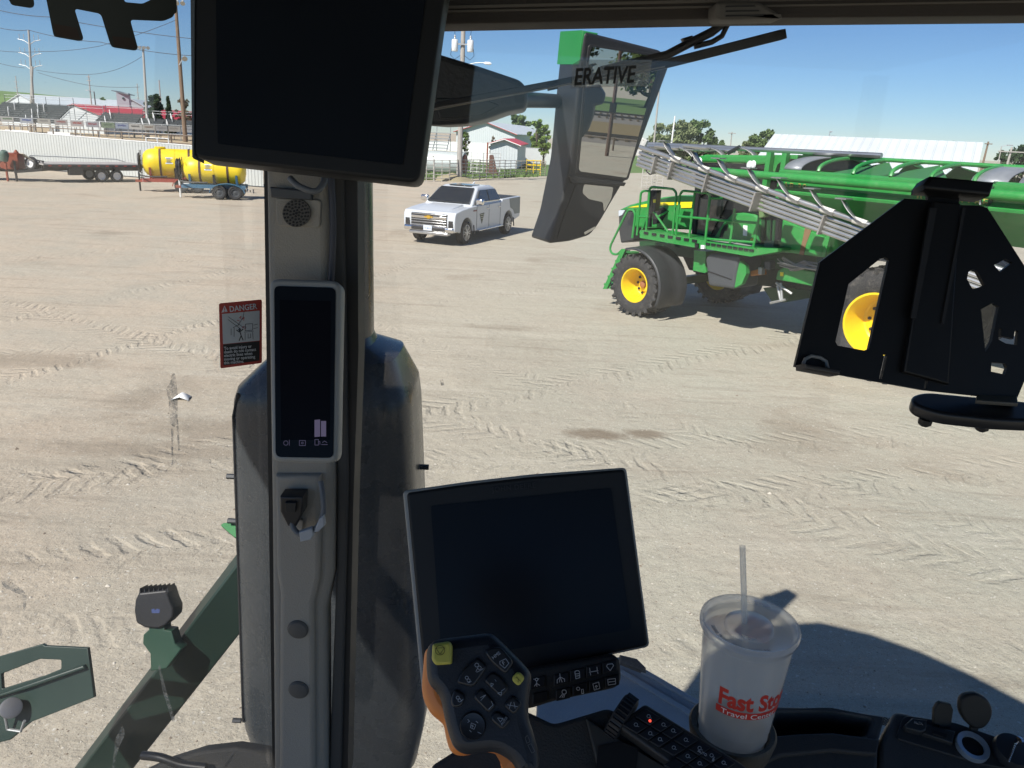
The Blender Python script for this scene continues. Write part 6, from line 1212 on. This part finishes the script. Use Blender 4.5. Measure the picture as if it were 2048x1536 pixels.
# roof corner lamp housing and mirror
PR=PL((0,1.8,3.9),(1,0,0),(0,0,1)); rl=plate('roof_lamp_housing',PR,[(800,80),(868,105),(960,133),(1040,160),(1054,176),(1057,200),(1050,217),(1012,224),(975,238),(930,249),(870,252),(800,246)],mat('housing_black',(.022,.024,.026),.45,bump=.2,bscale=90),t=.32,bev=.012,rad=.01); tag(rl,'black lamp housing overhanging the cab roof corner beside the monitor','lamp housing')
plate('lower_lens',PR,[(868,196),(960,196),(1000,210),(960,232),(880,238)],mat('housing_face',(.03,.033,.033),.3),t=.01,off=.004,parent=rl,bev=.003,rad=.006); plate('fixing_hole',PR,[(1028,190),(1048,190),(1048,206),(1030,206)],blackm,t=.006,off=.003,parent=rl,rad=.004)
vm=ray(1230,165).normalized(); vr=V((.95,-.31,0)).normalized(); nm_=(vr-vm).normalized(); zz=(V((0,0,1))-nm_*nm_.z).normalized(); exm=zz.cross(nm_)
PMi=PL(at(1225,230,2.6),exm,zz)
mh=plate('side_mirror',PMi,[(1170,62),(1324,101),(1340,131),(1257,357),(1247,366),(1197,451),(1181,471),(1142,483),(1098,488),(1118,430),(1141,320),(1154,190),(1161,127)],dusty('mirror_shell',(.014,.016,.019),.5,amt=.06,scale=120),t=.115,bev=.01,rad=.015); tag(mh,'big dark side mirror with a green corner, reflecting the railway','mirror')
plate('green_cap',PMi,[(1167.5,60),(1200,66),(1185,100),(1160,128.5)],mat('cap_green',(.02,.2,.05),.4),t=.123,off=-.004,parent=mh,bev=.008)
mirm=bpy.data.materials.new('mirror_glass'); mirm.use_nodes=True; q=mirm.node_tree.nodes['Principled BSDF']; q.inputs['Base Color'].default_value=(.5,.51,.5,1); q.inputs['Metallic'].default_value=1; q.inputs['Roughness'].default_value=.0
plate('mirror_bezel',PMi,[(1176,88),(1324,110),(1256,358),(1250,361),(1150,348),(1158,260),(1165,177)],mat('mirror_edge',(.015,.016,.017),.5),t=.01,off=.004,parent=mh,bev=.002,rad=.012)
plate('mirror_pane',PMi,[(1180,93),(1319,115),(1252,353),(1250,355),(1155,342),(1163,260),(1169,177)],mirm,t=.002,off=.0055,parent=mh,rad=.014)
plate('frame_and_reflection',PMi,[(1152,366),(1228,372),(1222,398),(1192,452),(1179,466),(1112,480),(1128,430)],mat('mirror_edge',(0,0,0)),t=.004,off=.003,parent=mh,rad=.012)  # dark plate: lower frame, plus the machine's dark reflection put into its colour
plate('mirror_pane',PMi,[(1166,368),(1225,374),(1221,396),(1206,424),(1204,404),(1176,398),(1163,386)],mirm,t=.002,off=.005,parent=mh,rad=.008)
plate('mirror_pane',PMi,[(1166,464),(1188,452),(1190,456),(1168,469)],mirm,t=.002,off=.005,parent=mh)
plate('mirror_divider',PMi,[(1136,352),(1250,365),(1246,372),(1140,366)],mat('mirror_edge',(0,0,0)),t=.012,off=.008,parent=mh,bev=.003)
ar=MB(); a0=at(955,200,1.95); a1=at(1060,200,2.3); a2=at(1130,203,2.72); ar.path([a0,a1,a2],.021,12); tag(ar.build('mirror_arm',black),'black tube arm joining the lamp housing to the side mirror','arm')
# wiper
PX=PL(PW.pt(0,0,-.03),(1,0,0),(0,0,1)); wp_=thing('wiper','long black wiper with its double arm on the windscreen','wiper',PX.hit(1460,60))
plate('blade',PX,[(862,206),(1150,152),(1330,118),(1560,59),(1572,57),(1575,76),(1566,79),(1335,136),(1150,174),(1142,166),(1060,182),(862,218)],black,t=.012,parent=wp_,bev=.002,holes=[[(1098,166),(1113,163),(1113,175),(1098,178)]])
b=MB(); b.path([PX.hit(862,221),PX.hit(1100,176),PX.hit(1330,133)],.0012,6); b.build('rubber_lip',mat('lip_pale',(.3,.27,.22),.7),wp_)
b=MB(); b.path([PX.pt(*PX.uv(x,y),.012) for x,y in((1440,50),(1420,66),(1380,86),(1330,112),(1200,143))],.0065,8); b.path([PX.pt(*PX.uv(x,y),.012) for x,y in((1452,50),(1440,74),(1420,86),(1385,95))],.004,8); b.build('wiper_arm',black,wp_,smooth=50)
plate('arm_clip',PX,[(1362,78),(1382,72),(1390,84),(1370,94)],black,t=.02,off=.012,parent=wp_,bev=.003)
# boarding rail and lamps low on the left
gv=mat('arm_green_paint',(.009,.026,.019),.5,var=.35,scale=5);  # one even dark green for the arm, bracket plate and cross bar
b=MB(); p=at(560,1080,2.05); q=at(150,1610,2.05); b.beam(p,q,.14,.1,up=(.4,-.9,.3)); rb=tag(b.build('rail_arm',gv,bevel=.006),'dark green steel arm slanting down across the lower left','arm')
PK=PL(at(305,1240,1.95),(1,0,0),(0,.35,1)); wl=plate('work_light',PK,[(270,1200),(277,1186),(333,1180),(340,1202),(347,1218),(346,1235),(330,1252),(316,1258),(290,1256),(272,1246),(268,1222)],mat('light_body',(.014,.014,.015),.5),t=.07,bev=.006,rad=.006); tag(wl,'black finned work light on a stalk above the green arm','lamp')
for k in range(7): x=279+k*9.2; plate('cooling_fin',PK,[(x-2.2,1190-k*.8),(x,1177-k*.6),(x+2.2,1190-k*.8)],mat('light_body',(0,0,0)),t=.05,off=-.002,parent=wl)
plate('brand_mark',PK,[(303,1219),(308,1217),(311,1220),(314,1217),(320,1219),(319,1226),(304,1226)],mat('mark_blue',(.04,.06,.16),.5),t=.001,off=.001,parent=wl)
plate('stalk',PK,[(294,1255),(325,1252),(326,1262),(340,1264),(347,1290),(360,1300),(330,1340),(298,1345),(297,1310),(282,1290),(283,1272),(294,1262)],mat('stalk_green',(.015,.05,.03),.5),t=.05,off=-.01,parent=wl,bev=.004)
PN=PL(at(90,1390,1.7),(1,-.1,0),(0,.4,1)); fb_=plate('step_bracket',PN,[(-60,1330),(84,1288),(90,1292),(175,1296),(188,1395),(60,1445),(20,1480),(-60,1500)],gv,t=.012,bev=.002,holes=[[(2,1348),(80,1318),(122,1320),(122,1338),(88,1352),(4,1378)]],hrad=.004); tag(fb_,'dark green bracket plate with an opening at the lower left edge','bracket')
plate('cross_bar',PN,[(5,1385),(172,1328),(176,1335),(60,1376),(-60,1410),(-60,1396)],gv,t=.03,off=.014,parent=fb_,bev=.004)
c=at(22,1416,1.66); lm=thing('marker_lamp','small round silver lamp on the green bracket at the lower left edge','lamp',c)
MB().lathe([(.012,-.03),(.024,-.026),(.027,.0),(.026,.004),(.02,.006),(.001,.007)],c,(.6,-.6,.5),24).build('lamp_body',mat('lamp_silver',(.2,.2,.21),.4,.5),lm); MB().path([c+V((-.02,0,-.02)),c+V((-.02,-.0,-.07)),c+V((.015,0,-.075)),c+V((.03,0,-.04))],.004,7).build('lamp_bail',galv,lm)
# dusty fender deck under the switch panel
PFn=PL((0,1.55,2.35),(1,0,0),(0,.85,.53)); dkm=dusty('dusty_deck',(.3,.33,.37),.6,dust=(.45,.44,.4),amt=.6,scale=160); fd=plate('fender_deck',PFn,[(1080,1330),(1245,1312),(1290,1338),(1420,1420),(1470,1480),(1470,1620),(1060,1620)],dkm,t=.04,bev=.006); tag(fd,'dusty blue grey fender deck seen under the switch panel','fender')
plate('deck_ridge',PFn,[(1240,1322),(1250,1318),(1412,1412),(1412,1424)],dkm,t=.015,off=.012,parent=fd,bev=.004); plate('deck_ridge',PFn,[(1235,1345),(1245,1341),(1412,1440),(1410,1452)],dkm,t=.012,off=.01,parent=fd,bev=.003)
plate('deck_end_cap',PFn,[(1238,1314),(1272,1322),(1290,1340),(1290,1350),(1240,1330)],dusty('cap_grey',(.04,.045,.05),.6,amt=.4),t=.05,off=.02,parent=fd,bev=.006)
# body behind the cab (seen in the mirror, casts the machine's shadow)
bd=thing('sprayer_body','grey body of our own machine behind the cab, reflected in the mirror','machine body',(3.4,.2,0))
MB().box((2.5,-.1,1.85),(1.5,1.7,.7)).build('engine_hood',mat('body_grey',(.06,.065,.07),.5),bd,bevel=.08,seg=3); MB().box((4.6,-.1,1.75),(2.6,1.7,.9)).build('tank',mat('body_grey',(0,0,0)),bd,bevel=.2,seg=4)
MB().box((2.6,0,1.3),(7.6,.9,.3)).build('chassis',blackm,bd,smooth=0)
for x in(4.6,-.9): 
    for y in(1.25,-1.6): wheel(bd,V((x,y,.95)),(0,1 if y>0 else -1,0),.95,.42,rimyellow)
# ================================================================ what the mirror shows
rd=vr.copy(); rp_=V((rd.y*-1,rd.x,0)); rp_=V((-rd.y,rd.x,0)); o=V((.3,2.05,0))
def RX(d,s,z=0): return o+rd*d+rp_*s+V((0,0,z))
ballm=mat('ballast',(.2,.18,.16),.95,var=.35,scale=3,bump=.8,bscale=12)
sheet('railway_ballast',[RX(52,-80),RX(52,75),RX(112,75),RX(112,-80)],ballm,'grey ballast bed of the railway beside the yard','ballast',z=.006)
sheet('weed_strip',[RX(62,-80),RX(62,75),RX(82,75),RX(82,-80)],mat('dry_weeds',(.2,.15,.07),.95,var=.35,scale=2,bump=.8,bscale=10),'dry weeds growing between the railway tracks','weeds',z=.012)
sheet('far_lawn',[RX(113,-90),RX(113,80),RX(230,80),RX(230,-90)],grassm,'green lawn beyond the railway','grass',z=.006)
railm=mat('rail_steel',(.12,.1,.09),.5,.6)
for k,d in enumerate((57,92,103)):
    t=thing('railway_track',('railway track nearest the yard, seen in the mirror','middle railway track beyond the dry weeds, seen in the mirror','farthest railway track along the lawn, seen in the mirror')[k],'track',RX(d,0),group='railway tracks in the mirror')
    for q in(-.72,.72): MB().beam(RX(d+q,-80,.27),RX(d+q,75,.27),.08,.16).build('rail',railm,t,smooth=0)
    b=MB()
    for i in range(170): b.beam(RX(d-1.25,-80+i*.9,.1),RX(d+1.25,-80+i*.9,.1),.24,.2)
    tag(b.build('sleeper',wood,t,smooth=0),kind='stuff')
def mref(x,y,d=None):
    p=PMi.hit(x,y); v=ray(x,y).normalized(); r_=v-PMi.n*2*v.dot(PMi.n); k=-p.z/r_.z if d is None else d; return p+r_*k
pb_=mref(1213,312); pb_.z=0; pt_=mref(1246,100,(mref(1213,312)-PMi.hit(1213,312)).length); t=thing('utility_pole','rusty brown pole at the yard edge, seen in the side mirror','pole',pb_); MB().tube(pb_,pb_+V((0,0,9)),.12,10,.09).build('shaft',mat('rust_pole',(.13,.08,.06),.7),t); MB().box(pb_+V((0,0,2.6)),(.3,.3,.5)).build('meter_box',blackm,t,smooth=0)
pg_=[mref(x,y,2.2) for x,y in((1158,174),(1195,168),(1208,190),(1204,208),(1186,212),(1183,235),(1173,262),(1156,282))]; MB().prism(pg_,vr*.4).build('air_intake_box',mat('intake_grey',(.1,.105,.11),.5),bd,bevel=.01)
pipefence('guard_cable','low cable guard rail along the track, seen in the mirror',RX(47,-40),RX(47,50),.7,1,4,brownpipe,.05)
for i,(d,s,h,wd) in enumerate(((150,-52,15,20),(160,-30,17,24),(155,-8,13,22),(165,12,16,22),(155,34,17,22),(170,56,16,24),(175,-75,16,24))):
    tree(RX(d,-s),h,wd,('dark tree beyond the railway, first from the left in the mirror','broad dark tree beyond the railway, second in the mirror','low dark tree beyond the railway, third in the mirror','dark tree beyond the railway, fourth in the mirror','tall dark tree beyond the railway, fifth in the mirror','dark tree beyond the railway, sixth in the mirror','dark tree beyond the railway at the mirror edge')[i],fdark if i%2 else fmid,'full',n=1500,leaf=.9,seed=40+i,trunk=.2,group='trees beyond the railway')
